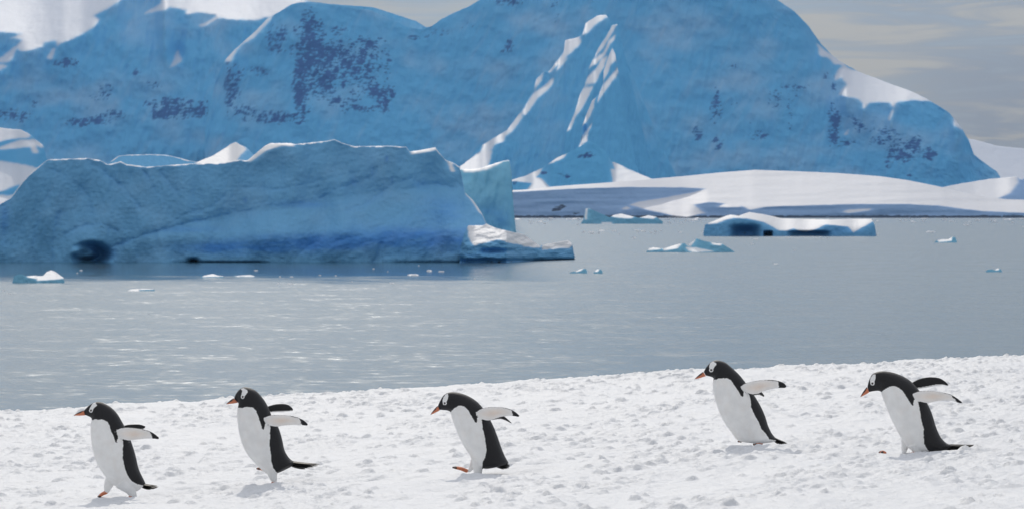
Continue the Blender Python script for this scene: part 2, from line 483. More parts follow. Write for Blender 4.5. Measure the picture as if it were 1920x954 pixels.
# main massif
topM = [(380, 260), (405, 150), (422, 113), (432, 102), (445, 89), (478, 60), (500, 37), (525, 22), (546, 9), (563, 5), (600, 8), (634, 10), (697, 20), (720, 32), (745, 42), (765, 52), (790, 55),
        (810, 49), (828, 36), (850, 25), (880, 12), (900, 0), (960, -40), (1030, -85), (1120, -120), (1220, -128), (1330, -110), (1400, -70), (1457, 0), (1490, 22), (1515, 48),
        (1540, 83), (1560, 104), (1578, 117), (1590, 124), (1612, 136), (1640, 146), (1665, 156), (1700, 168), (1735, 184), (1757, 197), (1780, 212), (1792, 226), (1803, 240), (1812, 256), (1816, 262),
        (1826, 290), (1850, 309), (1868, 321), (1876, 333), (1890, 400)]
S5 = 4.543
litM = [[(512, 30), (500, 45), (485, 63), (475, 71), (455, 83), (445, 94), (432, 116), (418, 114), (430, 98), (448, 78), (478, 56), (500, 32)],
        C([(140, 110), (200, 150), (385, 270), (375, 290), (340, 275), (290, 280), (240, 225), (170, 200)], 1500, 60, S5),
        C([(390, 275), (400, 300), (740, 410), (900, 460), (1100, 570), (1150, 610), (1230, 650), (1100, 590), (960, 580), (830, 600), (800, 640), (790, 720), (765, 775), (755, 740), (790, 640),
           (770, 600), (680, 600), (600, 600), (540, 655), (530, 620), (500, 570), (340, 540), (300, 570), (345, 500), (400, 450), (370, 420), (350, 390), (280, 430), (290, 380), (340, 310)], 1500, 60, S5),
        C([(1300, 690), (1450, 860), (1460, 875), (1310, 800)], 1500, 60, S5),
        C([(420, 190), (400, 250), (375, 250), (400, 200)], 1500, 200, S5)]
rockM = [(575, 110, 22, 95, .95), (560, 165, 11, 50, 1.2), (585, 70, 16, 40, .9), (520, 70, 22, 26, .85), (680, 130, 60, 55, .62), (440, 150, 20, 40, .7), (430, 170, 8, 40, .6), (500, 220, 50, 12, .8),
         (455, 205, 40, 12, .5), (520, 225, 18, 6, 1.0), (700, 172, 26, 12, .95), (725, 190, 12, 22, .8), (625, 110, 50, 40, .8), (640, 195, 22, 13, .85), (680, 205, 30, 8, .7), (610, 155, 14, 20, 1.0),
         (490, 135, 25, 14, .6), (510, 92, 16, 8, .7), (690, 80, 22, 9, .75), (640, 55, 20, 8, .5), (780, 70, 16, 5, .6), (820, 60, 40, 14, .5), (950, 4, 26, 9, 1.0), (955, 88, 17, 16, .85), (880, 45, 15, 9, .6),
         (1050, 10, 25, 10, .55), (1045, 35, 10, 10, .5), (1185, 212, 8, 24, 1.1), (1198, 262, 6, 30, .8), (1210, 290, 9, 14, .9), (1172, 252, 4, 9, .8), (1340, 212, 13, 26, .7), (1308, 245, 9, 18, .75), (1345, 268, 11, 13, .8),
         (1310, 258, 7, 6, .9), (1452, 190, 15, 20, .8), (1420, 254, 24, 9, .85), (1400, 235, 9, 9, .5), (1495, 163, 24, 5, .7), (1488, 185, 16, 18, .45), (1480, 225, 6, 22, .6), (1343, 175, 4, 18, .7), (1375, 125, 16, 3, .8),
         (1565, 235, 13, 36, 1.25), (1598, 225, 16, 14, .6), (1622, 242, 17, 10, .8), (1590, 268, 24, 7, .65), (1668, 250, 17, 13, .85), (1690, 285, 28, 20, 1.25), (1718, 270, 11, 18, .85), (1748, 292, 14, 8, .8),
         (1664, 312, 6, 13, .8), (1705, 330, 6, 5, .8), (1553, 143, 12, 7, .75), (1562, 165, 6, 9, .8), (1640, 265, 16, 8, .6), (1380, 190, 30, 20, .3), (1745, 285, 10, 12, .5)]
def gM(U, V):
    return 0.60 + 0.06 * fbm(U / 120., V / 120., 5.5, oct=2)
def dM(U, V):   # broad bays and buttresses
    return 90 * fbm(U / 260., V / 420., 1.7, oct=2) + 90 * sstep(1480, 1600, U)
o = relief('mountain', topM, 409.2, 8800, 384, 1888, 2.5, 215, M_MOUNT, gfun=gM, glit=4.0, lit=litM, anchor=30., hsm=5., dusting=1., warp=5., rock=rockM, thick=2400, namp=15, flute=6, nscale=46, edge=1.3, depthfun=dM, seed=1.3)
tag(o, 'broad steep massif of shaded blue ice and dark rock rising behind the bay', 'mountain', kind='structure')

# aretes in front of the massif
S4 = 4.77
arA = [[(1132, 26), (1140, 31), (1116, 47), (1103, 61), (1091, 67), (1097, 42), (1120, 29)],
       [(1063, 73), (1086, 69), (1090, 78), (1086, 86), (1065, 104), (1032, 136), (1028, 136), (1042, 117), (1056, 101), (1057, 78)],
       [(1065, 108), (1055, 122), (1042, 135), (1049, 119)],
       [(1019, 135), (1015, 151), (1003, 168), (1004, 151)],
       [(1038, 145), (1037, 155), (1024, 172), (1010, 182), (993, 206), (985, 216), (976, 215), (986, 197), (1000, 176), (1017, 164)],
       [(974, 212), (981, 219), (961, 246), (948, 255), (944, 266), (927, 272), (923, 280), (902, 287), (904, 272), (931, 255), (950, 244)],
       [(902, 283), (923, 282), (921, 297), (914, 312), (896, 322), (860, 326), (855, 314), (885, 295)]]
topA = [(835, 345), (858, 316), (885, 296), (904, 273), (931, 256), (950, 245), (974, 213), (986, 196), (1000, 168), (1006, 148), (1020, 134), (1030, 134), (1042, 117), (1057, 98), (1060, 76), (1086, 70),
        (1093, 62), (1098, 44), (1120, 30), (1136, 28), (1142, 36), (1156, 66), (1190, 150), (1235, 260), (1275, 345)]
def gA(U, V): return 0.62 + 0 * U
o = relief('mountain_ridge', topA, 409.0, 7500, 835, 1275, 1.8, 170, M_MOUNT, gfun=gA, glit=4.6, lit=arA, hsm=2., dusting=.7, rock=[(975, 195, 5, 9, .9)], thick=420, namp=7, flute=7, nscale=30, edge=1.5, seed=2.9)
tag(o, 'knife edged snow ridge with a broken sunlit crest running up the massif', 'mountain', kind='structure')
arB = [[(1147, 49), (1158, 45), (1143, 70), (1130, 91), (1114, 110), (1122, 90), (1135, 71)], [(1153, 65), (1153, 73), (1143, 84), (1135, 103), (1120, 118), (1102, 130), (1112, 112), (1132, 98), (1141, 78)],
       [(1139, 105), (1132, 126), (1116, 156), (1096, 160), (1102, 143), (1118, 128), (1128, 111)], [(1112, 163), (1103, 182), (1091, 204), (1080, 218), (1070, 242), (1062, 248), (1078, 211), (1086, 180), (1095, 164)]]
topB = [(1050, 330), (1062, 246), (1072, 224), (1079, 206), (1087, 178), (1096, 160), (1103, 130), (1112, 111), (1122, 90), (1136, 70), (1147, 48), (1158, 46), (1166, 80), (1188, 170), (1214, 280), (1230, 345)]
o = relief('mountain_ridge', topB, 408.9, 7050, 1050, 1230, 1.2, 170, M_MOUNT, gfun=gA, glit=4.6, lit=arB, hsm=1.6, thick=260, rock=[(1150, 215, 5, 25, .8), (1148, 262, 6, 22, .8)], namp=5, flute=5, nscale=22, edge=1.5, seed=4.4)
tag(o, 'narrow pyramid shaped buttress with slanting strips of sunlit snow', 'mountain', kind='structure')
arC = [[(1148, 90), (1158, 109), (1145, 122), (1139, 138), (1128, 156), (1130, 134), (1139, 109)], [(1158, 127), (1161, 134), (1143, 160), (1130, 177), (1120, 194), (1122, 180), (1132, 158)],
       [(1118, 178), (1112, 205), (1103, 225), (1090, 239), (1097, 220), (1110, 186)], [(1112, 230), (1103, 249), (1101, 265), (1084, 278), (1091, 260), (1097, 247)]]
topC = [(1072, 330), (1083, 277), (1090, 258), (1092, 236), (1098, 219), (1110, 190), (1122, 178), (1131, 156), (1132, 134), (1140, 108), (1148, 90), (1153, 100), (1158, 128), (1164, 160), (1176, 230), (1190, 290), (1200, 340)]
o = relief('mountain_ridge', topC, 408.8, 6800, 1072, 1200, 1.0, 150, M_MOUNT, gfun=gA, glit=4.6, lit=arC, hsm=1.4, thick=160, namp=4, flute=4, nscale=18, edge=1.5, seed=5.4)
tag(o, 'small inner rib of rock and snow on the pyramid shaped buttress', 'mountain', kind='structure')
# dark foothill with snow aprons
litF = [[(1018, 314), (1011, 327), (1005, 333), (1015, 335), (1032, 352), (986, 360), (998, 343), (955, 340), (961, 336), (986, 329), (1007, 319)], [(1063, 287), (1057, 297), (1028, 309), (1042, 293)],
        [(1148, 302), (1162, 308), (1174, 316), (1221, 334), (1225, 342), (1149, 345), (1146, 318), (1153, 317)]]
topF = [(900, 380), (955, 339), (985, 330), (1007, 320), (1018, 315), (1030, 306), (1045, 296), (1063, 288), (1085, 277), (1105, 265), (1120, 271), (1132, 281), (1147, 303), (1162, 309), (1190, 322), (1221, 335), (1300, 365)]
o = relief('foothill', topF, 408.6, 5700, 900, 1300, 1.6, 90, M_MOUNT, g=.62, glit=3.0, lit=litF, hsm=4., rock=[(1108, 292, 14, 6, 1.1), (1085, 294, 6, 4, 1.0), (1018, 325, 9, 3, 1.0), (1045, 327, 6, 4, .9), (1065, 330, 10, 5, .7), (965, 345, 5, 6, .8)], thick=300, namp=5, flute=3, nscale=24, seed=6.4)
tag(o, 'low blue foothill with pale snow aprons at its two ends', 'hill', kind='structure')
# far right sunlit slope
o = relief('snow_slope', [(1740, 300), (1780, 250), (1800, 258), (1830, 263), (1870, 274), (1920, 279), (2000, 276), (2120, 262), (2400, 240)], 409.3, 10400, 1740, 2400, 4, 60, M_MOUNT, litall=True, glit=2.4, hsm=30., thick=1500, namp=9, nscale=40, seed=7.4)
tag(o, 'pale sunlit snow slope beyond the right shoulder of the massif', 'hill', kind='structure')
# right hill between massif and dome
o = relief('snow_slope', [(1730, 372), (1770, 351), (1800, 345), (1850, 337), (1885, 333), (1908, 332), (1914, 338), (1925, 334), (1990, 322), (2150, 300), (2400, 290)], 408.5, 5400, 1730, 2400, 3, 70, M_DOME, g=.5, glit=2.6,
           lit=[[(1720, 380), (1770, 345), (1910, 325), (1907, 345), (1895, 362), (1870, 373), (1830, 380)], [(1912, 330), (2500, 270), (2500, 330), (1960, 345)]], thick=600, namp=5, nscale=40, seed=8.4)
tag(o, 'white snow slope between the domed hill and the massif', 'hill', kind='structure')
# left glacier tongue
o = relief('glacier_tongue', [(-420, 205), (-150, 228), (0, 240), (40, 244), (55, 252), (70, 264), (82, 274), (88, 300), (100, 330), (140, 395)], 408.8, 6200, -420, 140, 2.5, 90, M_MOUNT, g=.5, glit=2.8,
           lit=[[(-420, 190), (40, 236), (60, 250), (55, 259), (20, 261), (0, 266), (-420, 250)], [(-420, 262), (0, 276), (35, 263), (65, 262), (84, 272), (78, 278), (68, 272), (72, 288), (62, 288), (56, 275), (20, 280), (-420, 284)],
                [(-420, 300), (0, 302), (40, 308), (72, 316), (60, 330), (40, 345), (0, 360), (-420, 365)], [(-420, 372), (40, 366), (30, 390), (-420, 400)]], thick=700, namp=5, nscale=30, seed=9.4)
tag(o, 'white lobed glacier tongue showing behind the left end of the big iceberg', 'glacier', kind='structure')
# domed snow hill along the far shore
topD = [(860, 362), (940, 358), (985, 356), (1040, 350), (1150, 342), (1280, 331), (1350, 324), (1415, 319), (1500, 322), (1570, 325), (1650, 331), (1700, 338), (1760, 350), (1800, 360), (1850, 370), (1885, 374), (1920, 375), (2060, 378), (2400, 386)]
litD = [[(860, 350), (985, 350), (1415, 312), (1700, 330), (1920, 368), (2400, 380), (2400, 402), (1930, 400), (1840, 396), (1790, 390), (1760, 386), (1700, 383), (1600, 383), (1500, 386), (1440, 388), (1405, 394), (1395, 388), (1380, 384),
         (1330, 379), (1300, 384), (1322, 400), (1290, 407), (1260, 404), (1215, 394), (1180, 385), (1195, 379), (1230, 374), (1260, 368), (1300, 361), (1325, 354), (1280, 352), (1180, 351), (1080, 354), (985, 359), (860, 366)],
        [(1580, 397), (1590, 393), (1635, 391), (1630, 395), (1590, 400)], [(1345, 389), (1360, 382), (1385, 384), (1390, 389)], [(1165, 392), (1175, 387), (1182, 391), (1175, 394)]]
rockD = [(1042, 394, 8, 2.5, 1.3), (1052, 388, 8, 3, 1.3), (958, 398, 7, 2.5, 1.2), (1080, 400, 8, 2, .6)]
rockD += [(x, 408.2, 26, 2.3 + .9 * math.sin(x * .13), 2.2) for x in range(930, 2400, 22)]
def dD(U, V): return 3.5 * fbm((U + 5 * V) / 190., V / 16., 6.1, oct=2)
def gD(U, V): return np.where(V > 405, 1.2, 0.34 + 0 * U)
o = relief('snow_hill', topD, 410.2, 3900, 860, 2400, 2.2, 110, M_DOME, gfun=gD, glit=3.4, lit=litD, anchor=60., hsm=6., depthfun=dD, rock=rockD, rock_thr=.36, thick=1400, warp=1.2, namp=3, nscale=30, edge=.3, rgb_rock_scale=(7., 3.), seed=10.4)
tag(o, 'long smooth snow covered hill with a thin dark rocky shoreline', 'hill', kind='structure')

# ------------------------------------------------------------------ big iceberg
berg = empty('iceberg', (-25, 312, 0))
tag(berg, 'huge blue tabular iceberg with wavy white rim and low snowy foot', 'iceberg')
def child(o):
    o.parent = berg
    o.matrix_parent_inverse = berg.matrix_world.inverted()
    return o
berg.matrix_world = berg.matrix_world
from mathutils import Matrix
def set_parent(o, p):
    o.parent = p
    o.matrix_parent_inverse = Matrix.Translation(p.location).inverted()
topI = [(-170, 480), (-120, 430), (-60, 396), (0, 382), (19, 373), (41, 343), (54, 329), (70, 315), (89, 300), (123, 298.5), (163, 297), (188, 301), (202, 309), (212, 307), (226, 303), (237, 308.5), (275, 313.5), (320, 310),
        (363, 307), (409, 307), (450, 300), (463, 302), (480, 288), (496, 274.5), (507, 269), (545, 269), (553, 271), (613, 265), (627, 261.5), (640, 268), (664, 275), (729, 274), (762, 276), (768, 285),
        (789, 282), (816, 277), (822, 285), (835, 300), (852, 307), (862, 314), (866, 332), (872, 362), (887, 376), (903, 400), (912, 420), (925, 455), (935, 490)]
baseI = interp_line([(-170, 494), (200, 494), (500, 496), (700, 496), (935, 493)])
apron = interp_line([(-200, 480), (190, 484), (215, 468), (330, 425), (450, 402), (600, 378), (760, 352), (880, 345), (940, 350)])
def gI(U, V):
    a = apron(U)
    low = sstep(-8, 8, V - a)                       # sloping foot below the apron line
    base = 0.16 + 0.10 * fbm(U / 70., V / 50., 3.1, oct=3)
    lo = 0.95 - 0.85 * sstep(428, 458, V + 6 * fbm(U / 80., V / 30., 8.1, oct=2)) 
    lo = lo - 0.12 * sstep(455, 480, V) * sstep(380, 520, U)
    return base * (1 - low) + lo * low
def polydist(U, V, pts):
    d = np.full(U.shape, 1e9)
    for (x0, y0), (x1, y1) in zip(pts[:-1], pts[1:]):
        L2 = (x1 - x0) ** 2 + (y1 - y0) ** 2
        t_ = np.clip(((U - x0) * (x1 - x0) + (V - y0) * (y1 - y0)) / L2, 0, 1)
        d = np.minimum(d, np.hypot(U - x0 - t_ * (x1 - x0), V - y0 - t_ * (y1 - y0)))
    return d
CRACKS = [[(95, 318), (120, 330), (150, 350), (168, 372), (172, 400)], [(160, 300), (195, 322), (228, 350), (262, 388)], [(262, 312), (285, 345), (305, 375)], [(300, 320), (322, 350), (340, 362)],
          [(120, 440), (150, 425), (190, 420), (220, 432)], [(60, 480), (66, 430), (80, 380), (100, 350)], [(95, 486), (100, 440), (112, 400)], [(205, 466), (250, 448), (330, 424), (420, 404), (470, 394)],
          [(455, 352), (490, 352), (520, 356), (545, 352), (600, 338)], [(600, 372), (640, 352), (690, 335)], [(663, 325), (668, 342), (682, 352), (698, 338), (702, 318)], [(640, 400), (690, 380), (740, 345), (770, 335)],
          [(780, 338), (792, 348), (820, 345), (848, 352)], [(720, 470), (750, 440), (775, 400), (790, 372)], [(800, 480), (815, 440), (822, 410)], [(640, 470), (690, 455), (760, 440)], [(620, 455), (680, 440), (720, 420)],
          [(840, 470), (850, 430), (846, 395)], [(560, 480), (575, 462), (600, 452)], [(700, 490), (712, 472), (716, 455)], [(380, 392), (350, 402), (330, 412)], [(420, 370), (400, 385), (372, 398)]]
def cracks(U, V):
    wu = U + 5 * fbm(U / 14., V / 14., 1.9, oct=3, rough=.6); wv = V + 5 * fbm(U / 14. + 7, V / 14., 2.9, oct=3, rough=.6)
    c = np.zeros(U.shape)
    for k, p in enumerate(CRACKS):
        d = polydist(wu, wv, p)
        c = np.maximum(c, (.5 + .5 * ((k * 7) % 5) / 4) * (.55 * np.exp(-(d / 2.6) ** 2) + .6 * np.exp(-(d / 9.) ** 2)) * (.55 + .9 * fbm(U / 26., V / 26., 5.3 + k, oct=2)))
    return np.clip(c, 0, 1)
def dI(U, V):
    d = 3.2 * fbm(U / 150., V / 260., 4.1, oct=3) + 0.22 * fbm((U * .75 + V * .9) / 46., (V * .75 - U * .9) / 230., 2.2, oct=4, rough=.45) * sstep(300, 620, U) + .35 * fbm((U - .35 * V) / 34., (V + 20 * np.sin(U / 60.)) / 150., 6.2, oct=3) * (1 - sstep(250, 520, U)) + .10 * fbm(U / 120., (V + .22 * U) / 16., 3.8, oct=3) * sstep(380, 560, U)
    # bulging left end
    d += 3.5 * np.clip((60 - U) / 180., 0, 1) ** 1.5
    # dark melt cave at the waterline
    cave = np.exp(-(((U - 172) / 30.) ** 2 + ((V - 478) / 20.) ** 2) ** 2) * 5.5
    lobe = np.exp(-(((U - 160) / 22.) ** 2 + ((V - 474) / 12.) ** 2) ** 2) * 3.2
    c2 = np.exp(-((U - 420) / 70.) ** 4 - ((V - 494) / 3.) ** 2) * 1.6 + np.exp(-((U - 362) / 9.) ** 2 - ((V - 490) / 5.) ** 2) * 2.0
    und = np.exp(-((V - 494) / 4.) ** 2) * .5 * sstep(700, 800, U)
    return d + cave - lobe + c2 + und + .3 * cracks(U, V) + .10 * fbm(U / 9., V / 7., 6.9, oct=3, rough=.6)
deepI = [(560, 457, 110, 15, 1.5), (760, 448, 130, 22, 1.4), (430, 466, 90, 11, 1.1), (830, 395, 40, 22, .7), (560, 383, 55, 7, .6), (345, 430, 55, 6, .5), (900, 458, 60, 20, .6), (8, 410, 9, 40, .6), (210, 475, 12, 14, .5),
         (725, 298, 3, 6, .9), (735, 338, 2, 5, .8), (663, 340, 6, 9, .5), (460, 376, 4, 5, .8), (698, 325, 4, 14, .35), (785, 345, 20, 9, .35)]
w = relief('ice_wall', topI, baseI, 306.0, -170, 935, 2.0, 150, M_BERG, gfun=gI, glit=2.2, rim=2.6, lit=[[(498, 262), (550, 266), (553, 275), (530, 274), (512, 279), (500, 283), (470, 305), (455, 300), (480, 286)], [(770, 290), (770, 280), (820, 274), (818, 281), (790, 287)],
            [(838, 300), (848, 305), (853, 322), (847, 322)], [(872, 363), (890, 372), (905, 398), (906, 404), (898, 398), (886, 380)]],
           deep=deepI, thick=26, warp=3.0, nscale=60, namp=4, flute=2.2, edge=1.2, dusting=.2, deepfun=lambda U, V: .22 * cracks(U, V), depthfun=dI, rock=[(165, 492, 40, 4, .45), (425, 493, 50, 3, .55), (365, 489, 8, 3, .8), (190, 470, 14, 10, .35), (880, 490, 70, 3, .5)], rock_thr=.62, seed=12.1)  # rock spots here paint shade into cave, slits and waterline
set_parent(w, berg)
w = relief('rear_rim', [(195, 330), (208, 303), (222, 293), (240, 291), (280, 290), (310, 291), (330, 295), (352, 301), (375, 306), (400, 330)], 345, 330.0, 195, 400, 1.8, 40, M_BERG, g=.15, glit=2.2, rim=2.0, thick=5, namp=3, nscale=16, edge=1.0, seed=13.1)
set_parent(w, berg)
w = relief('snow_mound', [(355, 330), (368, 305), (400, 292), (424, 277), (432, 271), (442, 267), (450, 272), (462, 277), (470, 285), (485, 300), (500, 330)], 340, 326.0, 355, 500, 1.6, 50, M_BERG, g=1.2, glit=2.8,
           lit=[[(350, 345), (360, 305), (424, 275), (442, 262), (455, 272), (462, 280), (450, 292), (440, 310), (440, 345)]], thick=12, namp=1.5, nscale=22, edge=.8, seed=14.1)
set_parent(w, berg)
topT = [(836, 345), (858, 318), (866, 317), (880, 318), (900, 316), (915, 311), (930, 306), (945, 302), (955, 300.5), (959, 325), (961, 360), (964, 400), (968, 436), (974, 480)]
def dT(U, V): return -2.5 * np.clip((U - 930) / 40., 0, 1) ** 2 + 1.4 * fbm(U / 40., V / 60., 2.9, oct=3)
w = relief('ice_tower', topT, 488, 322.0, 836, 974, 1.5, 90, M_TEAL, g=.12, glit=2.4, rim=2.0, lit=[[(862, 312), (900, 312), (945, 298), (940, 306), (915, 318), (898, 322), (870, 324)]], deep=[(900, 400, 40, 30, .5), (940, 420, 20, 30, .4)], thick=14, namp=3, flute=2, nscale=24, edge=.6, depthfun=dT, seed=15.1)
set_parent(w, berg)
topL = [(862, 470), (870, 440), (878, 423), (905, 423), (912, 420), (930, 428), (965, 436), (985, 441), (1000, 453), (1012, 461), (1016, 460), (1040, 455), (1066, 450.5), (1073, 458), (1077, 480)]
baseL = interp_line([(862, 494), (950, 493), (1000, 489), (1050, 486), (1077, 485)])
Y0L = interp_line([(862, 301), (950, 301), (1000, 312), (1077, 322)])
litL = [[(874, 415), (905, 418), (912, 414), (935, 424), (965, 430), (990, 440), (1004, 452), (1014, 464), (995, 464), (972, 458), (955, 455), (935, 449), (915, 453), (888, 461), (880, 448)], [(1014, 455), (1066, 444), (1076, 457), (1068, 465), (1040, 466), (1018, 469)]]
def dL(U, V): return 1.5 * np.exp(-((V - 489) / 4.) ** 2) + 1.0 * np.exp(-((U - 930) / 30.) ** 2 - ((V - 470) / 4.) ** 2) + .6 * fbm(U / 18., V / 10., 7.7, oct=4)
w = relief('snowy_foot', topL, baseL, Y0L, 862, 1077, 1.4, 70, M_BERG, g=.3, glit=2.2, lit=litL, deep=[(900, 475, 40, 9, .4)], rock=[(930, 490, 40, 3, .6), (940, 468, 16, 2, .5)], rock_thr=.62, thick=9, warp=3.5, nscale=12, namp=3, edge=1.0, depthfun=dL, seed=16.1)  # rock spots here are painted shade at the waterline and crease
set_parent(w, berg)

# ------------------------------------------------------------------ smaller bergs and floes
def small_berg(name, label, cat, top, base, mat, lit=(), du=1.0, nr=26, thick=None, group=None, **kw):
    Y = HC * F / (base - HOR)
    wpx = top[-1][0] - top[0][0]
    th = thick or max(1.0, 0.35 * wpx * Y / F)
    kw.setdefault('g', .5); kw.setdefault('hsm', max(1.0, wpx * .03)); kw.setdefault('glit', 2.6); kw.setdefault('warp', 1.0); kw.setdefault('nscale', 8.); kw.setdefault('namp', 2.); kw.setdefault('edge', .5)
    o = relief(name, top, base + 0.8, Y, top[0][0], top[-1][0], du, nr, mat, lit=lit, thick=th, nb=8, **kw)
    # move the origin to the waterline under the berg
    me = o.data
    n = len(me.vertices); co = np.empty(n * 3, np.float32); me.vertices.foreach_get('co', co); co = co.reshape(-1, 3)
    c = np.array([co[:, 0].mean(), co[:, 1].mean(), 0], np.float32)
    me.vertices.foreach_set('co', (co - c).ravel()); me.update(); o.location = c
    tag(o, label, cat, group)
    return o
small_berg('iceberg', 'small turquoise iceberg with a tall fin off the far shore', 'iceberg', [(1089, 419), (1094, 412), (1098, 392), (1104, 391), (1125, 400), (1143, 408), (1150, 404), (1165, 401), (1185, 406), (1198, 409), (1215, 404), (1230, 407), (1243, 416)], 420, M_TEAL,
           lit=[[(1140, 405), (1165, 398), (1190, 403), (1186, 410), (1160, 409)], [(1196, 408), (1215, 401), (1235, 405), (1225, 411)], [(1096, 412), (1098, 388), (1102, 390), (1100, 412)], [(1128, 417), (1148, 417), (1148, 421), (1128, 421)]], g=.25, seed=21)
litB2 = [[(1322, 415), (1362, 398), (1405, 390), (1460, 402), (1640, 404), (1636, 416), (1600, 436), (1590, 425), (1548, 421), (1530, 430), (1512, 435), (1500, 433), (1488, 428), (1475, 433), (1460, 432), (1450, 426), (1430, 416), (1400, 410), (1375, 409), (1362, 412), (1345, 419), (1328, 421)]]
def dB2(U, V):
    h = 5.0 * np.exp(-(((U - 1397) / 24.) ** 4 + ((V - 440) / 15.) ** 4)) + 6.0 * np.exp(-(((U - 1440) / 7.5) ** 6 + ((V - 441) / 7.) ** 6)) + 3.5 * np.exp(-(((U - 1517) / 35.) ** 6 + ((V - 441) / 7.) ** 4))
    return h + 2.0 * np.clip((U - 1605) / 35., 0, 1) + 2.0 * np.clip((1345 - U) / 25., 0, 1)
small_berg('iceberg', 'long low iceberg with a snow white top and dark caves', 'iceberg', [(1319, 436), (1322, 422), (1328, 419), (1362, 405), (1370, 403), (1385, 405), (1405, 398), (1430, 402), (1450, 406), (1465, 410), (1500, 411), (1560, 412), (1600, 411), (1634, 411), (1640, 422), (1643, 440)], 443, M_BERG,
           lit=litB2, nr=46, g=.18, glit=3.0, depthfun=dB2, deep=[(1397, 436, 26, 12, .8), (1517, 438, 36, 6, .9), (1440, 439, 8, 5, .9), (1580, 432, 30, 8, .5)], rock=[(1440, 439, 8, 6, .9), (1400, 438, 18, 6, .35)], thick=16, seed=22)  # rock and deep spots at the caves are painted shade
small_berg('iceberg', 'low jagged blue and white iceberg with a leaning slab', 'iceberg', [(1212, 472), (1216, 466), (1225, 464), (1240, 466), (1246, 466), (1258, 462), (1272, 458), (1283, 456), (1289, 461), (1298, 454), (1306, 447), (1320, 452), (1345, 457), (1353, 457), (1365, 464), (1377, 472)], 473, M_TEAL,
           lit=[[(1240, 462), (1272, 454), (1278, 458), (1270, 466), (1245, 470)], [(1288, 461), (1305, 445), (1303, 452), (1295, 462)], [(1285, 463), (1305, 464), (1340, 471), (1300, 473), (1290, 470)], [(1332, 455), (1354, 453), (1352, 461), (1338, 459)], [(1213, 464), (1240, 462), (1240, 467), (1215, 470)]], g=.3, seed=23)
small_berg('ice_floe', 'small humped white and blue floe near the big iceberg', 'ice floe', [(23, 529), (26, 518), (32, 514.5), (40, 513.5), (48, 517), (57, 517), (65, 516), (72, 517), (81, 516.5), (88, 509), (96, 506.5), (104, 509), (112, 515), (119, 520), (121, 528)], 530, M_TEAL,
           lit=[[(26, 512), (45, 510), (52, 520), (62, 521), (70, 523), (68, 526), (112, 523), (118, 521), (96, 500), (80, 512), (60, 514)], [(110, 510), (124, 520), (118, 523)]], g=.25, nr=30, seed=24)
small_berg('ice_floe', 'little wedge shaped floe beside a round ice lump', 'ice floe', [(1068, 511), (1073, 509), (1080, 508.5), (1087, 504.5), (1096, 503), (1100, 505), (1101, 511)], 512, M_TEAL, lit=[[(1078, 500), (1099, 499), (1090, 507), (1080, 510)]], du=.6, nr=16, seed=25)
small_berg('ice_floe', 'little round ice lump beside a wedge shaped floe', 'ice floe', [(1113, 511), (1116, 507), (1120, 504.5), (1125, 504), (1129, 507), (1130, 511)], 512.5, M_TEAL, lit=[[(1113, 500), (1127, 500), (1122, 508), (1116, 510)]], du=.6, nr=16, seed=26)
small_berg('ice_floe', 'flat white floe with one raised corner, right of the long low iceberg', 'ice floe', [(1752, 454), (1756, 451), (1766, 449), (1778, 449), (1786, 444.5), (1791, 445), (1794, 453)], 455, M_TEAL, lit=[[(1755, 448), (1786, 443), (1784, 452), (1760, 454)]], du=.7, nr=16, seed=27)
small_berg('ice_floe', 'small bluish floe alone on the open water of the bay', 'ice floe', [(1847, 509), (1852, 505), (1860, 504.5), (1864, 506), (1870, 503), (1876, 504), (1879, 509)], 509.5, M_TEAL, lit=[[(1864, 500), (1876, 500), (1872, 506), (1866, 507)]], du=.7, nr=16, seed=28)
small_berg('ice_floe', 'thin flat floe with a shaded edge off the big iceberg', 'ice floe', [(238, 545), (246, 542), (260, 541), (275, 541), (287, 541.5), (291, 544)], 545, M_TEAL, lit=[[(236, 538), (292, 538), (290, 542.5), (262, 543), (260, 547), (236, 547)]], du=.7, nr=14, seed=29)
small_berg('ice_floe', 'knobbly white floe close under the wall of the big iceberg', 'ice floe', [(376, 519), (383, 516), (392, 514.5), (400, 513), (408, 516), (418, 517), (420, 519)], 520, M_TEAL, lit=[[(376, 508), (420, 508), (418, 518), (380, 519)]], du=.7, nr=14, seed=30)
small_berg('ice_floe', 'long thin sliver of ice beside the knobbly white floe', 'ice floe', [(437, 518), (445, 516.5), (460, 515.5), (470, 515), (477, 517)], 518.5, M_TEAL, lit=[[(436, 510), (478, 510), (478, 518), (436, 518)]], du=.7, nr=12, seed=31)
# brash ice, all alike at this distance
proto = []
for k in range(6):
    n = 14
    a = np.linspace(0, 2 * math.pi, n, endpoint=False)
    rr = 1 + .35 * RS.normal(size=n).clip(-1, 1)
    rings = [(1.0, -.35, 1), (1.02, .12, 1), (.72, .3 + .1 * k / 6, .9), (.3, .42, .7)]
    co = []
    for (s_, z_, j) in rings:
        for i in range(n): co.append((s_ * rr[i] * math.cos(a[i]), .6 * s_ * rr[i] * math.sin(a[i]), z_ * (1 + .6 * math.sin(i * 2.1 + k))))
    co.append((0, 0, .45))
    q = []; tr = []
    for r_ in range(3):
        for i in range(n): q.append((r_ * n + i, r_ * n + (i + 1) % n, (r_ + 1) * n + (i + 1) % n, (r_ + 1) * n + i))
    for i in range(n): tr.append((3 * n + i, 3 * n + (i + 1) % n, 4 * n))
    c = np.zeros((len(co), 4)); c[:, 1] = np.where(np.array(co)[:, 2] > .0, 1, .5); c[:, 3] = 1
    proto.append((co, q, tr, c))
brash_meshes = []
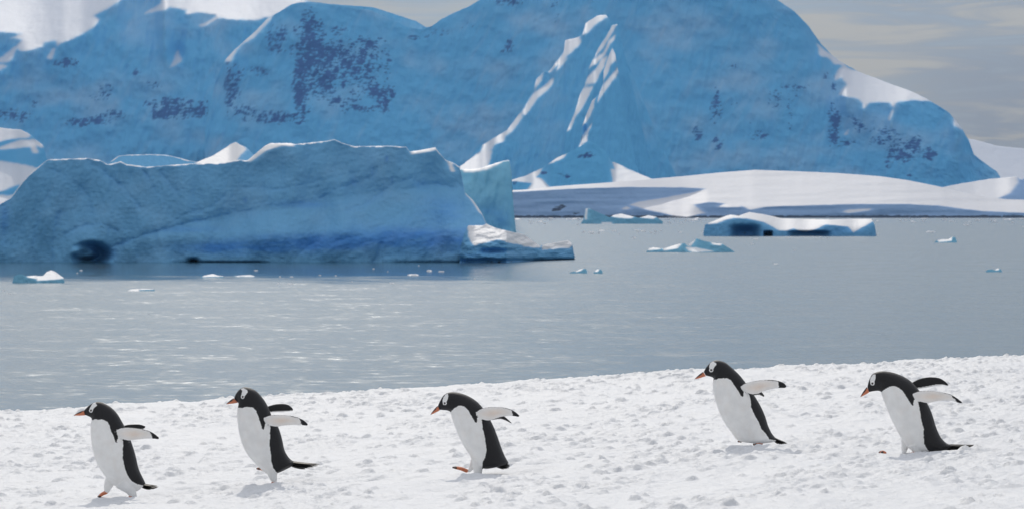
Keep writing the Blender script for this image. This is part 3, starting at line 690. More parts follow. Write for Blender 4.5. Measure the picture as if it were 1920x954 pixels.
def brash(u, v, wpx, hpx, k, label, group):
    Y = HC * F / (v - HOR)
    if len(brash_meshes) <= k:
        for (co, q, tr, c) in proto:
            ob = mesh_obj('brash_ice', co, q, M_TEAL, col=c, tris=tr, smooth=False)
            brash_meshes.append(ob.data); bpy.data.objects.remove(ob)
    o = bpy.data.objects.new('brash_ice', brash_meshes[k]); COL.objects.link(o)
    x, y, z = pix(u, v, Y)
    o.location = (float(x), float(y), 0)
    s = wpx * Y / F / 2
    o.scale = (s, s, hpx * Y / F / .5); o.rotation_euler = (0, 0, RS.uniform(0, 6.28))
    tag(o, label, 'ice floe', group)
lab1 = 'tiny white bit of brash ice drifting in the far bay'
for i in range(130):
    u = RS.uniform(958, 1925); v = 410.6 + abs(RS.normal()) * 5.5
    if 1085 < u < 1245 and v < 421 or 1318 < u < 1645 and v < 445: v += 22
    wp = (3 + 12 * RS.rand() ** 2.5) * (1.4 if v < 415 else 1)
    brash(u, v, wp, RS.uniform(1.2, 2.4), i % 6, lab1, 'brash ice in the far bay')
lab2 = 'tiny white bit of ice or modelled sun glint off the big iceberg'
for (u, v, wp) in [(152, 507, 6), (145, 512, 4), (700, 504, 4), (785, 498, 3), (727, 509, 3), (630, 517, 6), (775, 516, 24), (805, 508, 14), (827, 509, 10), (547, 519, 7), (525, 519, 6), (522, 532, 8), (545, 532, 10), (7, 545, 6), (18, 551, 5),
                   (204, 591, 3), (279, 589, 3), (465, 625, 4), (870, 590, 3), (735, 531, 9), (480, 507, 7), (600, 516, 5), (1455, 495, 10), (1745, 436, 16), (1190, 447, 12), (1275, 436, 8), (1410, 458, 6), (1480, 447, 8), (965, 412.5, 32), (660, 528, 4), (1490, 470, 5), (890, 523, 5)]:  # row starts with sun glints on the water, shaped as ice bits
    brash(u, v, wp, 1.3 if wp < 12 else 2.2, int(u) % 6, lab2 if u < 950 else lab1, 'bits of ice off the big iceberg' if u < 950 else 'brash ice in the far bay')

# ------------------------------------------------------------------ snow bank
H0, AX = 1.76, 0.0585
def snow_plane(x, y):
    xx = 14 * np.tanh(np.asarray(x, float) / 14)
    return HC - H0 + AX * xx
CREST = 30.3
fx = np.arange(-8.4, 8.4, 0.0185)
ox = np.geomspace(0.03, 60, 60)
gx1 = np.concatenate([fx[0] - ox[::-1], fx, fx[-1] + ox])
fy = np.arange(15.0, 31.4, 0.022)
oy1 = 15.0 - np.geomspace(0.04, 70, 40)[::-1]
oy2 = fy[-1] + np.geomspace(0.03, 30, 50)
gy1 = np.concatenate([oy1, fy, oy2])
GX, GY = np.meshgrid(gx1, gy1)
def peng_xy(u, v):
    k = (v - HOR) + AX * (u - CX)
    Y = F * H0 / k
    return (u - CX) / F * Y, Y
CONTACT = [(208, 931), (517, 904), (897, 886), (1416, 836), (1713, 847)]
PXY = [peng_xy(*c) for c in CONTACT]
# detail on the fine patch
nxf, nyf = len(fx), len(fy)
PX, PY = np.meshgrid(fx, fy)
h = 0.065 * fbm(PX / 1.3, PY / 2.2, 1.1, oct=3)
h += 0.022 * fbm(PX / .34, PY / .5, 2.1, oct=3)
rid = 1 - np.abs(fbm(PX / .5 + .3 * fbm(PX / .3, PY / .3, 8, oct=2), PY / .7, 3.3, oct=3)) * 2.4
h += 0.010 * np.clip(rid, 0, 1) ** 2
dens = np.clip(.42 + 2.4 * fbm(PX / .9, PY / 1.4, 4.4, oct=3), 0.08, 1)
lump = np.zeros_like(h)
PXw = PX + .045 * fbm(PX / .11, PY / .13, 12.1, oct=3, rough=.6); PYw = PY + .05 * fbm(PX / .11 + 9, PY / .13, 13.1, oct=3, rough=.6)
def stamp(cx, cy, r, amp, asp, rot, arr, mode):
    R_ = r * max(1, asp) * 1.05 + .05
    i0, i1 = int((cx - R_ - fx[0]) / .0185), int((cx + R_ - fx[0]) / .0185) + 2
    j0, j1 = int((cy - R_ - fy[0]) / .022), int((cy + R_ - fy[0]) / .022) + 2
    i0, j0 = max(i0, 0), max(j0, 0); i1, j1 = min(i1, nxf), min(j1, nyf)
    if i1 <= i0 or j1 <= j0: return
    dx = PXw[j0:j1, i0:i1] - cx; dy = PYw[j0:j1, i0:i1] - cy
    c_, s_ = math.cos(rot), math.sin(rot)
    q = ((dx * c_ + dy * s_) / (r * asp)) ** 2 + ((-dx * s_ + dy * c_) / r) ** 2
    k = np.sqrt(np.clip(1 - q, 0, 1)) * amp
    sub = arr[j0:j1, i0:i1]
    if mode: np.maximum(sub, k, out=sub)
    else: sub -= k
N = 78000
cx_ = RS.uniform(-8.4, 8.4, N); cy_ = RS.uniform(15.0, 31.4, N)
rr_ = 0.009 + 0.034 * RS.rand(N) ** 5.0
ia = ((cx_ - fx[0]) / .0185).astype(int).clip(0, nxf - 1); ja = ((cy_ - fy[0]) / .022).astype(int).clip(0, nyf - 1)
keep = RS.rand(N) < dens[ja, ia]
for a_, b_, r_, ro, asp, am in zip(cx_[keep], cy_[keep], rr_[keep], RS.uniform(0, 3.14, N)[keep], RS.uniform(.8, 1.7, N)[keep], RS.uniform(.35, .9, N)[keep]):
    stamp(a_, b_, r_, r_ * am, asp, ro, lump, True)
h += .88 * lump * (1 + .5 * fbm(PX / .05, PY / .06, 5.5, oct=2))
# footprints and dents along the walkers' track
dent = np.zeros_like(h)
for (u, v, r_, d_) in [(1012, 868, .10, .05), (985, 880, .07, .03), (940, 872, .10, .04), (1080, 850, .06, .03), (640, 905, .08, .03), (700, 900, .07, .035), (1270, 862, .09, .04), (1500, 850, .08, .03), (1560, 858, .09, .04),
                       (350, 915, .08, .03), (400, 905, .07, .03), (1850, 850, .08, .03), (790, 895, .06, .025), (60, 930, .09, .03)]:
    x_, y_ = peng_xy(u, v); stamp(float(x_), float(y_), r_, d_, 1.5, .3, dent, False)
h += blur(dent, 3)
bil = np.clip(1 - 2.6 * np.abs(fbm(PXw / .13, PYw / .16, 14.1, oct=3)), 0, 1)
h += .012 * bil * np.clip(dens * 1.3, .2, 1)
h += 0.017 * (.45 + .75 * dens) * fbm(PX / .085, PY / .10, 6.5, oct=4, rough=.8) + 0.008 * fbm(PX / .03, PY / .035, 7.5, oct=2)
for (x_, y_) in PXY:
    d2 = ((PX - x_) / .30) ** 2 + ((PY - y_) / .22) ** 2
    k = np.maximum(np.exp(-d2), np.exp(-((PX - x_ - .30) / .22) ** 2 - ((PY - y_) / .16) ** 2))
    h = h * (1 - .8 * k) - .010 * k * (np.abs(PX - x_ - .3) < .5) - .001 * k
    h -= .020 * np.exp(-((PX - x_ - .34) / .20) ** 2 - ((PY - y_) / .22) ** 2)
    # kicked up rim in front of the feet
    h += .022 * np.exp(-(((PX - x_ - .02) / .22) ** 2 + ((PY - y_ + .30) / .07) ** 2)) * (.6 + .8 * fbm(PX / .06, PY / .06, 9.5, oct=2))
edge_f = np.clip(np.minimum(PX + 8.4, 8.4 - PX) / .8, 0, 1) * np.clip((PY - 15.0) / .4, 0, 1)
Hd = np.zeros(GX.shape)
Hd[len(oy1):len(oy1) + nyf, len(ox):len(ox) + nxf] = h * edge_f
coarse = np.ones(GX.shape); coarse[len(oy1):len(oy1) + nyf, len(ox):len(ox) + nxf] = 1 - edge_f
Hd += coarse * .065 * fbm(GX / 1.3, GY / 2.2, 1.1, oct=3)
cr_line = CREST + .55 * fbm(GX / 2.2, GX * 0, 3.7, oct=4)
over = np.clip(GY - cr_line, 0, None)
drop = np.where(over < 1.2, .34 * over ** 2, .49 + .82 * (over - 1.2))
zs = snow_plane(GX, GY) + Hd - drop
zs = np.maximum(zs, -4)
bank = mesh_obj('snow_bank', np.stack([GX, GY, zs], -1), grid_quads(len(gy1), len(gx1)), M_SNOW)
tag(bank, 'lumpy trodden white snow bank above the shore', 'snow', kind='structure')
def snow_z(x, y):
    i = np.argmin(abs(gx1 - x)); j = np.argmin(abs(gy1 - y))
    return float(zs[j, i])

# ------------------------------------------------------------------ penguins
def mat_plumage():
    m, n, l, b = new_mat('plumage')
    at = n.new('ShaderNodeAttribute'); at.attribute_name = 'Col'
    tco = n.new('ShaderNodeTexCoord')
    mpp = n.new('ShaderNodeMapping'); mpp.inputs['Scale'].default_value = (1, 1, .45)
    l.new(tco.outputs['Object'], mpp.inputs['Vector'])
    t = tex_noise(n, l, mpp.outputs[0], 130, 3, .6)
    t2 = tex_noise(n, l, tco.outputs['Object'], 14, 2, .5)
    mr = n.new('ShaderNodeMapRange'); mr.inputs['To Min'].default_value = .86; mr.inputs["To Max"].default_value = 1.10
    l.new(t2.outputs['Fac'], mr.inputs['Value'])
    mm = n.new('ShaderNodeMix'); mm.data_type = 'RGBA'; mm.blend_type = 'MULTIPLY'; mm.inputs['Factor'].default_value = 1.0
    l.new(at.outputs['Color'], mm.inputs[6]); l.new(mr.outputs[0], mm.inputs[7])
    l.new(mm.outputs[2], b.inputs['Base Color'])
    b.inputs['Roughness'].default_value = .55
    b.inputs['Specular IOR Level'].default_value = .3
    b.inputs['Sheen Weight'].default_value = .12
    b.inputs['Sheen Roughness'].default_value = .4
    bp = n.new('ShaderNodeBump'); bp.inputs['Strength'].default_value = .8; bp.inputs['Distance'].default_value = .004
    l.new(t.outputs['Fac'], bp.inputs['Height']); l.new(bp.outputs[0], b.inputs['Normal'])
    return m
M_PLUM = mat_plumage()
def mat_attr(name, rough, spec=.5):
    m, n, l, b = new_mat(name)
    at = n.new('ShaderNodeAttribute'); at.attribute_name = 'Col'
    tco = n.new('ShaderNodeTexCoord')
    t = tex_noise(n, l, tco.outputs['Object'], 60, 3, .5)
    mr = n.new('ShaderNodeMapRange'); mr.inputs['To Min'].default_value = .8; mr.inputs['To Max'].default_value = 1.15
    l.new(t.outputs['Fac'], mr.inputs['Value'])
    mm = n.new('ShaderNodeMix'); mm.data_type = 'RGBA'; mm.blend_type = 'MULTIPLY'; mm.inputs['Factor'].default_value = 1.0
    l.new(at.outputs['Color'], mm.inputs[6]); l.new(mr.outputs[0], mm.inputs[7])
    l.new(mm.outputs[2], b.inputs['Base Color'])
    b.inputs['Roughness'].default_value = rough; b.inputs['Specular IOR Level'].default_value = spec
    return m
M_BILL = mat_attr('bill_horn', .32)
M_TAIL = mat_attr('tail_feather', .55, .3)
M_EYE = mat_attr('eye_gloss', .08)

BLACK = np.array([.016, .016, .018]); WHITE = np.array([.94, .94, .93]); ORANGE = np.array([.62, .20, .10]); PINK = np.array([.88, .72, .60])

def catmull(P, n):
    P = np.asarray(P, float)
    m = len(P)
    t = np.linspace(0, m - 1 - 1e-6, n)
    i = t.astype(int); f = (t - i)[:, None]
    p0 = P[np.maximum(i - 1, 0)]; p1 = P[i]; p2 = P[np.minimum(i + 1, m - 1)]; p3 = P[np.minimum(i + 2, m - 1)]
    return .5 * (2 * p1 + (p2 - p0) * f + (2 * p0 - 5 * p1 + 4 * p2 - p3) * f ** 2 + (3 * p1 - p0 - 3 * p2 + p3) * f ** 3)

def loft(A, B, W, yc, ns, na, power=2.0):
    """closed tube: section k spans A[k]..B[k] in the xz plane, half width W[k] across, centred at y = yc[k]"""
    A = catmull(A, ns); B = catmull(B, ns)
    W = catmull(np.asarray(W, float)[:, None], ns)[:, 0]; yc = catmull(np.asarray(yc, float)[:, None], ns)[:, 0]
    ang = np.linspace(0, 2 * math.pi, na, endpoint=False)
    ca, sa = np.cos(ang), np.sin(ang)
    e = 2.0 / power
    ca = np.sign(ca) * np.abs(ca) ** e; sa = np.sign(sa) * np.abs(sa) ** e
    M = (A + B) / 2; D = (B - A) / 2
    x = M[:, 0, None] + D[:, 0, None] * ca[None]; z = M[:, 1, None] + D[:, 1, None] * ca[None]
    y = yc[:, None] + W[:, None] * sa[None]
    co = np.stack([x, y, z], -1).reshape(-1, 3)
    q = []
    idx = np.arange(ns * na).reshape(ns, na)
    nx = np.roll(idx, -1, 1)
    q = np.stack([idx[:-1], nx[:-1], nx[1:], idx[1:]], -1).reshape(-1, 4)
    c0, c1 = len(co), len(co) + 1
    co = np.concatenate([co, [[M[0, 0], yc[0], M[0, 1]], [M[-1, 0], yc[-1], M[-1, 1]]]])
    tr = [(c0, nx[0, i], idx[0, i]) for i in range(na)] + [(c1, idx[-1, i], nx[-1, i]) for i in range(na)]
    sp = np.concatenate([np.repeat(np.linspace(0, 1, ns), na), [0, 1]])
    chord = np.concatenate([np.tile(ca, ns), [0, 0]])
    side = np.concatenate([np.tile(sa, ns), [0, 0]])
    return co, q, np.array(tr), sp, chord, side

def bezier_tube(P, Rr, ns=14, na=14):
    """round tube through 3d points"""
    P = catmull(P, ns); R_ = catmull(np.asarray(Rr, float)[:, None], ns)[:, 0]
    T = np.gradient(P, axis=0); T /= np.linalg.norm(T, axis=1)[:, None] + 1e-9
    up = np.array([0, 1.0, 0.02])
    S = np.cross(T, up); S /= np.linalg.norm(S, axis=1)[:, None] + 1e-9
    U_ = np.cross(S, T)
    a = np.linspace(0, 2 * math.pi, na, endpoint=False)
    co = (P[:, None] + R_[:, None, None] * (np.cos(a)[None, :, None] * S[:, None] + np.sin(a)[None, :, None] * U_[:, None])).reshape(-1, 3)
    idx = np.arange(ns * na).reshape(ns, na); nx = np.roll(idx, -1, 1)
    q = np.stack([idx[:-1], nx[:-1], nx[1:], idx[1:]], -1).reshape(-1, 4)
    c0, c1 = len(co), len(co) + 1
    co = np.concatenate([co, [P[0] - T[0] * R_[0] * .5, P[-1] + T[-1] * R_[-1] * .5]])
    tr = np.array([(c0, nx[0, i], idx[0, i]) for i in range(na)] + [(c1, idx[-1, i], nx[-1, i]) for i in range(na)])
    return co, q, tr

def build_penguin(d, contact, label):
    ox_, oy_, sc = d['org'][0], d['org'][1], d['sc']
    px_, Yp = peng_xy(*contact); px_, Yp = float(px_), float(Yp)
    gz = snow_z(px_, Yp)
    root = empty('penguin', (px_, Yp, gz))
    tag(root, label, 'penguin', 'penguins walking in line along the snow bank')
    mpp = Yp / F                                   # metres per photo pixel
    _, _, zc = pix(contact[0], contact[1], Yp); zc = float(zc)
    def loc(p):
        p = np.asarray(p, float)
        U = ox_ + p[..., 0] / sc; V = oy_ + p[..., 1] / sc
        x, y, z = pix(U, V, Yp)
        return np.stack([x - px_, z - gz], -1)
    def uncrop(co):                                # local metres -> crop pixels (side view)
        U = CX + (co[:, 0] + px_) / Yp * F
        V = HOR + (HC - (co[:, 2] + gz)) / Yp * F
        return (U - ox_) * sc, (V - oy_) * sc
    m = mpp / sc                                   # metres per crop pixel
    comps = []                                     # (co, quads, tris, colour or None)
    st = d['st']
    A = loc([s[0] for s in st]); B = loc([s[1] for s in st])
    L = np.linalg.norm(A - B, axis=1)
    ratio = np.interp(np.arange(len(st)), [0, 1, 2, 3, 4, 5, 6, 8, 10, 12, 14, 15], [.62, .66, .72, .78, .84, .86, .88, .90, .92, .95, 1.0, 1.0])
    W = np.minimum(L / 2 * ratio, .108)
    W[-3:] = np.maximum(W[-3:], [.07, .05, .028])
    co, q, tr, *_ = loft(A, B, W, np.zeros(len(st)), 150, 90, 2.1)
    comps.append((co, q, tr, None))
    # flippers
    for key, sgn in (('fn', -1), ('ff', 1)):
        if key not in d: continue
        up, lo = d[key]
        n = max(len(up), len(lo))
        ns = 46
        Au = catmull(up, ns); Al = catmull(lo, ns)
        Au = loc(Au); Al = loc(Al)
        spn = np.linspace(0, 1, ns)
        root_y, tip_y = d.get(key + 'y', (.075, .15))
        yc = sgn * (root_y + (tip_y - root_y) * spn ** .8)
        w_ = .0115 * (1 - .35 * spn); w_[0] *= .8; w_[-1] *= .5
        # bury the root in the shoulder
        co, q, tr, sp, ch, sd = loft(Al, Au, w_, yc, ns * 2, 28, 2.0)
        c = np.tile(BLACK, (len(co), 1))
        under = (sd * sgn < .35) if sgn > 0 else (sd < .35)
        # underside of a raised near flipper faces the camera (-y); of the far one faces away (+y)
        und = (sd < .2) if sgn < 0 else (sd > .2)
        nzf = .05 * fbm(co[:, 0] / .02, co[:, 2] / .02, 3.0 + sgn, oct=2)
        tip = sp + .07 * ch + nzf > d.get('tip', .78)
        lead = ch + nzf > .93 - .45 * np.clip(sp - .5, 0, 1)
        white = und & ~tip & ~lead
        pk = np.clip(1 - np.abs(sp - .42) / .42, 0, 1)[:, None] * np.clip(1.1 - np.abs(ch)[:, None], 0, 1)
        wc = WHITE[None] * (1 - .75 * pk) + PINK[None] * .75 * pk
        c[white] = wc[white]
        if sgn > 0:
            c[(ch < -.72) & ~tip] = WHITE
        comps.append((co, q, tr, c))
    # legs and feet
    for (pts, y0, foot) in d['legs']:
        P = np.array([[*loc((p[0], p[1])), y0] for p in pts])[:, [0, 2, 1]]
        R_ = [p[2] * m for p in pts]
        co, q, tr = bezier_tube(P, R_)
        comps.append((co, q, tr, np.tile(WHITE, (len(co), 1))))
        if foot:
            a, t_ = loc(foot[0]), loc(foot[1])
            for k in (-1, 0, 1):
                pa = np.array([a[0], y0, a[1]]); pt = np.array([t_[0] + .012 * abs(k), y0 + k * .026, t_[1]])
                pm = (pa + pt) / 2 + np.array([0, k * .004, .006])
                co, q, tr = bezier_tube([pa, pm, pt], [.013, .011, .0065], 12, 10)
                s_ = np.linalg.norm(co - pa, axis=1) / max(1e-6, np.linalg.norm(pt - pa))
                c = np.where((s_ > .84)[:, None], BLACK[None], ORANGE[None])
                comps.append((co, q, tr, c))
            # web between the toes
            Wb = np.array([a, (a + t_) / 2, t_ * .9 + a * .1])
            dn = np.array([[0, -.006]] * 3)
            co, q, tr, *_ = loft(Wb + dn, Wb - dn, [.011, .018, .026], [y0] * 3, 10, 14)
            comps.append((co, q, tr, np.tile(ORANGE, (len(co), 1))))
    # one continuous skin
    off = 0; CO = []; Q = []; TR = []
    for co, q, tr, c in comps:
        CO.append(co); Q.append(q + off); TR.append(tr + off); off += len(co)
    tmp = mesh_obj('tmp', np.concatenate(CO), np.concatenate(Q), M_PLUM, tris=np.concatenate(TR))
    md = tmp.modifiers.new('r', 'REMESH'); md.mode = 'VOXEL'; md.voxel_size = .0036; md.use_smooth_shade = True
    ms = tmp.modifiers.new('s', 'SMOOTH'); ms.factor = .5; ms.iterations = 3
    dg = bpy.context.evaluated_depsgraph_get()
    me = bpy.data.meshes.new_from_object(tmp.evaluated_get(dg))
    bpy.data.objects.remove(tmp)
    me.name = 'body'
    nv = len(me.vertices)
    vc = np.empty(nv * 3, np.float32); me.vertices.foreach_get('co', vc); vc = vc.reshape(-1, 3).astype(float)
    # colour: nearest source shell, plumage pattern on the trunk
    tree = kdtree.KDTree(off)
    cid = []; ccol = []
    k = 0
    for ci, (co, q, tr, c) in enumerate(comps):
        for j, p in enumerate(co):
            tree.insert(p, k); k += 1
        cid += [ci] * len(co)
        ccol.append(np.zeros((len(co), 3)) if c is None else c)
    tree.balance()
    cid = np.array(cid); ccol = np.concatenate(ccol)
    near = np.array([tree.find(p)[1] for p in vc])
    cc = ccol[near].copy()
    trunk = cid[near] == 0
    u_, v_ = uncrop(vc)
    jit = 6.5 * fbm(vc[:, 0] / .012, vc[:, 2] / .02, vc[:, 1] / .012, oct=2)
    jx, jy = u_ + jit, v_ + .8 * jit
    bel = inpoly(jx, jy, d['white'])
    # the throat edge curves across the breast
    tcx = np.where(bel[:, None], WHITE[None], BLACK[None])
    dust = np.clip(fbm(vc[:, 0] / .06, vc[:, 2] / .09, 2.2, oct=2) * .25 + .02, 0, .1)[:, None]
    tcx = tcx * (1 - dust * bel[:, None]) + PINK[None] * .8 * dust * bel[:, None]
    ex, ey = d['eye']
    pat = inpoly(u_ + .5 * jit, v_ + .5 * jit, d['patch'])
    rad = np.hypot(u_ - ex, v_ - ey) / sc
    ring = (rad < 3.7) & (rad > 2.0)
    head = (np.abs(vc[:, 1]) > .001) | True
    tcx[pat & head] = WHITE
    tcx[ring] = WHITE
    tcx[rad <= 2.0] = BLACK
    # snow specks caught on the back
    sp_ = fbm(vc[:, 0] / .011, vc[:, 2] / .011, vc[:, 1] / .011, oct=1) > .83
    tcx[sp_ & ~bel & (v_ > ey + 60)] = WHITE
    cc[trunk] = tcx[trunk]
    at = me.color_attributes.new('Col', 'FLOAT_COLOR', 'POINT')
    at.data.foreach_set('color', np.concatenate([cc, np.ones((nv, 1))], 1).astype(np.float32).ravel())
    me.polygons.foreach_set('use_smooth', np.ones(len(me.polygons), bool))
    me.materials.clear(); me.materials.append(M_PLUM)
    body = bpy.data.objects.new('body', me); COL.objects.link(body); body.parent = root
    # bill
    lo_, up_, tipp = [loc(p) for p in d['bill']]
    n = 9; t = np.linspace(0, 1, n)[:, None]
    ax = (tipp - (lo_ + up_) / 2); L_ = np.linalg.norm(ax)
    nrm = np.array([-ax[1], ax[0]]) / L_
    if nrm[1] < 0: nrm = -nrm
    bow = .16 * L_ * (t * (1 - t)) * 1.0
    Aq = lo_ * (1 - t) + tipp * t - nrm * .04 * L_ * (t * (1 - t)) * 2
    Bq = up_ * (1 - t) + (tipp + nrm * .0022) * t + nrm * bow
    wq = .0135 * (1 - t[:, 0]) ** .75 + .0016
    co, q, tr, sp, ch, sd = loft(Aq, Bq, wq, np.zeros(n), 26, 18)
    c = np.where(((ch > .15 + .45 * (1 - sp)) | (sp > .93))[:, None], BLACK[None] * 1.3, ORANGE[None])
    mesh_obj('bill', co, q, M_BILL, parent=root, tris=tr, col=np.concatenate([c, np.ones((len(c), 1))], 1))
    # eyes, seated in the skin
    e2 = loc((ex, ey))
    dd = (vc[:, 0] - e2[0]) ** 2 + (vc[:, 2] - e2[1]) ** 2
    m_ = dd < .006 ** 2
    for sgn in (-1, 1):
        sel = m_ & (vc[:, 1] * sgn > 0)
        yy = np.abs(vc[sel, 1]).mean() if sel.any() else .03
        a = np.linspace(0, 2 * math.pi, 14, endpoint=False); b_ = np.linspace(-1.4, 1.4, 9)
        A_, B_ = np.meshgrid(a, b_)
        r = .0052
        co = np.stack([e2[0] + r * np.cos(B_) * np.cos(A_), sgn * (yy - .0012) + r * np.sin(B_), e2[1] + r * np.cos(B_) * np.sin(A_)], -1).reshape(-1, 3)
        idx = np.arange(9 * 14).reshape(9, 14); nx = np.roll(idx, -1, 1)
        q = np.stack([idx[:-1], nx[:-1], nx[1:], idx[1:]], -1).reshape(-1, 4)
        mesh_obj('eye', co, q, M_EYE, parent=root, col=np.tile([.03, .014, .008, 1], (len(co), 1)))
    # tail: stiff narrow feathers
    if 'tail' in d:
        (b0, b1, tips) = d['tail']
        b0, b1 = loc(b0), loc(b1)
        CO = []; Q = []; C_ = []; off = 0
        nt = 17
        for k in range(nt):
            f_ = k / (nt - 1)
            tp = catmull(tips, 40)[min(39, int(f_ * 39))]
            tp = loc(tp); ba = b0 * (1 - f_) + b1 * f_
            yb = .022 * math.sin(k * 2.4); yt = .036 * math.sin(k * 2.4 + .3)
            s_ = np.linspace(0, 1, 7)
            for e_, wid in enumerate((-1, 1)):
                pass
            hw = .012 * np.array([.9, 1, 1, .95, .8, .5, .08])
            ctr = np.stack([ba[0] + (tp[0] - ba[0]) * s_, yb + (yt - yb) * s_, ba[1] + (tp[1] - ba[1]) * s_ - .003 * np.sin(s_ * 3.1)], -1)
            ring_ = np.array([[0, -1, .15], [0, 0, .48], [0, 1, .15], [0, 0, -.42]])
            co = (ctr[:, None] + hw[:, None, None] * ring_[None]).reshape(-1, 3)
            idx = np.arange(28).reshape(7, 4); nx = np.roll(idx, -1, 1)
            q = np.stack([idx[:-1], nx[:-1], nx[1:], idx[1:]], -1).reshape(-1, 4)
            CO.append(co); Q.append(q + off); off += len(co)
            shade = .018 + .015 * (k % 3 == 0) + .03 * (k % 5 == 4)
            C_.append(np.tile([shade, shade * .97, shade * .92, 1], (len(co), 1)))
        mesh_obj('tail', np.concatenate(CO), np.concatenate(Q), M_TAIL, parent=root, col=np.concatenate(C_), smooth=False)
    return root

P1 = dict(org=(120, 730), sc=4.335,
    st=[((168, 203), (163, 167)), ((195, 213), (200, 130)), ((220, 226), (245, 104)), ((227, 242), (300, 100)), ((221, 262), (375, 138)), ((217, 300), (430, 192)), ((220, 370), (468, 255)), ((228, 450), (505, 325)),
        ((245, 530), (545, 420)), ((275, 610), (580, 530)), ((320, 680), (600, 620)), ((370, 740), (620, 675)), ((430, 790), (640, 715)), ((520, 822), (655, 745)), ((590, 825), (660, 760)), ((632, 795), (664, 768))],
    white=[(100, 262), (225, 246), (260, 236), (330, 236), (365, 255), (385, 285), (395, 330), (420, 375), (430, 415), (443, 420), (450, 375), (460, 340), (487, 395), (490, 470), (488, 540), (505, 620), (530, 690), (560, 735), (600, 760), (645, 775), (640, 1000), (100, 1000)],
    eye=(222, 167), patch=[(209, 160), (217, 138), (236, 108), (256, 104), (273, 124), (250, 145), (236, 163), (222, 178), (211, 174)],
    bill=((172, 207), (160, 166), (79, 209)),
    fn=([(440, 318), (490, 300), (560, 296), (640, 305), (700, 318), (750, 340), (797, 376)], [(450, 372), (490, 392), (540, 402), (600, 396), (680, 386), (740, 384), (788, 388)]),
    ff=([(450, 305), (500, 292), (550, 289), (595, 292), (640, 308)], [(460, 345), (510, 345), (560, 342), (600, 338), (635, 325)]),
    legs=[([(400, 690, 62), (358, 770, 40), (338, 835, 22)], .045, ((338, 838), (268, 876))), ([(480, 740, 70), (545, 805, 44), (580, 872, 24)], -.05, ((580, 872), (510, 884)))],
    tail=((640, 765), (640, 792), [(725, 775), (766, 786), (758, 797), (735, 803), (705, 806)]))
P2 = dict(org=(410, 710), sc=4.545,
    st=[((165, 198), (130, 163)), ((172, 212), (150, 120)), ((170, 228), (185, 82)), ((165, 238), (235, 68)), ((160, 262), (310, 95)), ((158, 310), (370, 155)), ((165, 390), (415, 225)), ((178, 470), (455, 320)),
        ((205, 560), (510, 415)), ((245, 640), (540, 510)), ((300, 705), (560, 600)), ((350, 757), (588, 655)), ((402, 800), (615, 686)), ((455, 815), (635, 698)), ((545, 783), (648, 705)), ((620, 745), (657, 714))],
    white=[(60, 250), (165, 241), (205, 241), (250, 230), (300, 235), (330, 265), (345, 310), (365, 360), (380, 415), (395, 425), (403, 380), (412, 350), (445, 390), (445, 500), (440, 550), (450, 600), (455, 680), (470, 745), (500, 790), (522, 815), (540, 1000), (60, 1000)],
    eye=(210, 147), patch=[(188, 82), (215, 77), (245, 90), (251, 110), (236, 130), (222, 148), (206, 160), (194, 150), (200, 116), (205, 96)],
    bill=((165, 200), (126, 162), (66, 214)),
    fn=([(392, 324), (440, 302), (510, 295), (600, 298), (680, 312), (740, 340), (775, 370)], [(402, 360), (450, 388), (505, 395), (570, 386), (650, 379), (720, 380), (767, 383)]),
    ff=([(400, 240), (470, 222), (530, 218), (580, 229), (615, 258)], [(420, 290), (500, 289), (560, 288), (600, 286), (622, 277)]),
    legs=[([(450, 720, 60), (466, 820, 38), (487, 885, 15)], -.045, ((487, 886), (430, 905))), ([(400, 740, 55), (385, 775, 32)], .045, ((390, 780), (318, 768)))],
    tail=((640, 705), (625, 742), [(830, 722), (862, 726), (840, 740), (780, 755), (735, 766)]))
P3 = dict(org=(790, 720), sc=5.3,
    st=[((182, 252), (163, 214)), ((215, 254), (188, 160)), ((250, 257), (225, 105)), ((278, 265), (285, 77)), ((292, 278), (370, 82)), ((298, 305), (460, 112)), ((310, 350), (540, 160)), ((335, 420), (605, 225)),
        ((365, 495), (660, 310)), ((400, 570), (710, 400)), ((440, 640), (755, 510)), ((480, 700), (795, 625)), ((505, 760), (830, 710)), ((545, 815), (855, 755)), ((640, 835), (864, 772)), ((740, 820), (870, 782))],
    white=[(150, 290), (292, 275), (320, 240), (360, 210), (390, 202), (430, 215), (470, 250), (490, 290), (515, 330), (535, 365), (552, 372), (556, 325), (575, 310), (603, 345), (610, 430), (630, 510), (640, 570), (648, 630), (640, 700), (615, 750), (605, 820), (610, 1000), (150, 1000)],
    eye=(233, 183), patch=[(240, 100), (262, 92), (270, 114), (260, 150), (247, 180), (240, 198), (225, 195), (213, 180), (212, 150), (222, 125)],
    bill=((184, 256), (160, 212), (93, 301)),
    fn=([(540, 275), (580, 240), (640, 218), (730, 210), (820, 215), (890, 235), (940, 262), (978, 297)], [(550, 310), (600, 335), (660, 348), (720, 335), (790, 311), (860, 301), (910, 299), (962, 307)]),
    ff=([(640, 340), (750, 322), (800, 315), (850, 350), (900, 400)], [(640, 372), (760, 356), (810, 363), (860, 386), (895, 404)]), ffy=(.06, .16),
    legs=[([(560, 740, 62), (563, 840, 46), (564, 900, 34)], -.04, None), ([(530, 760, 40), (500, 830, 26), (470, 872, 14)], .05, ((455, 868), (308, 830)))],
    tail=((800, 770), (720, 800), [(880, 800), (870, 830), (820, 840)]))
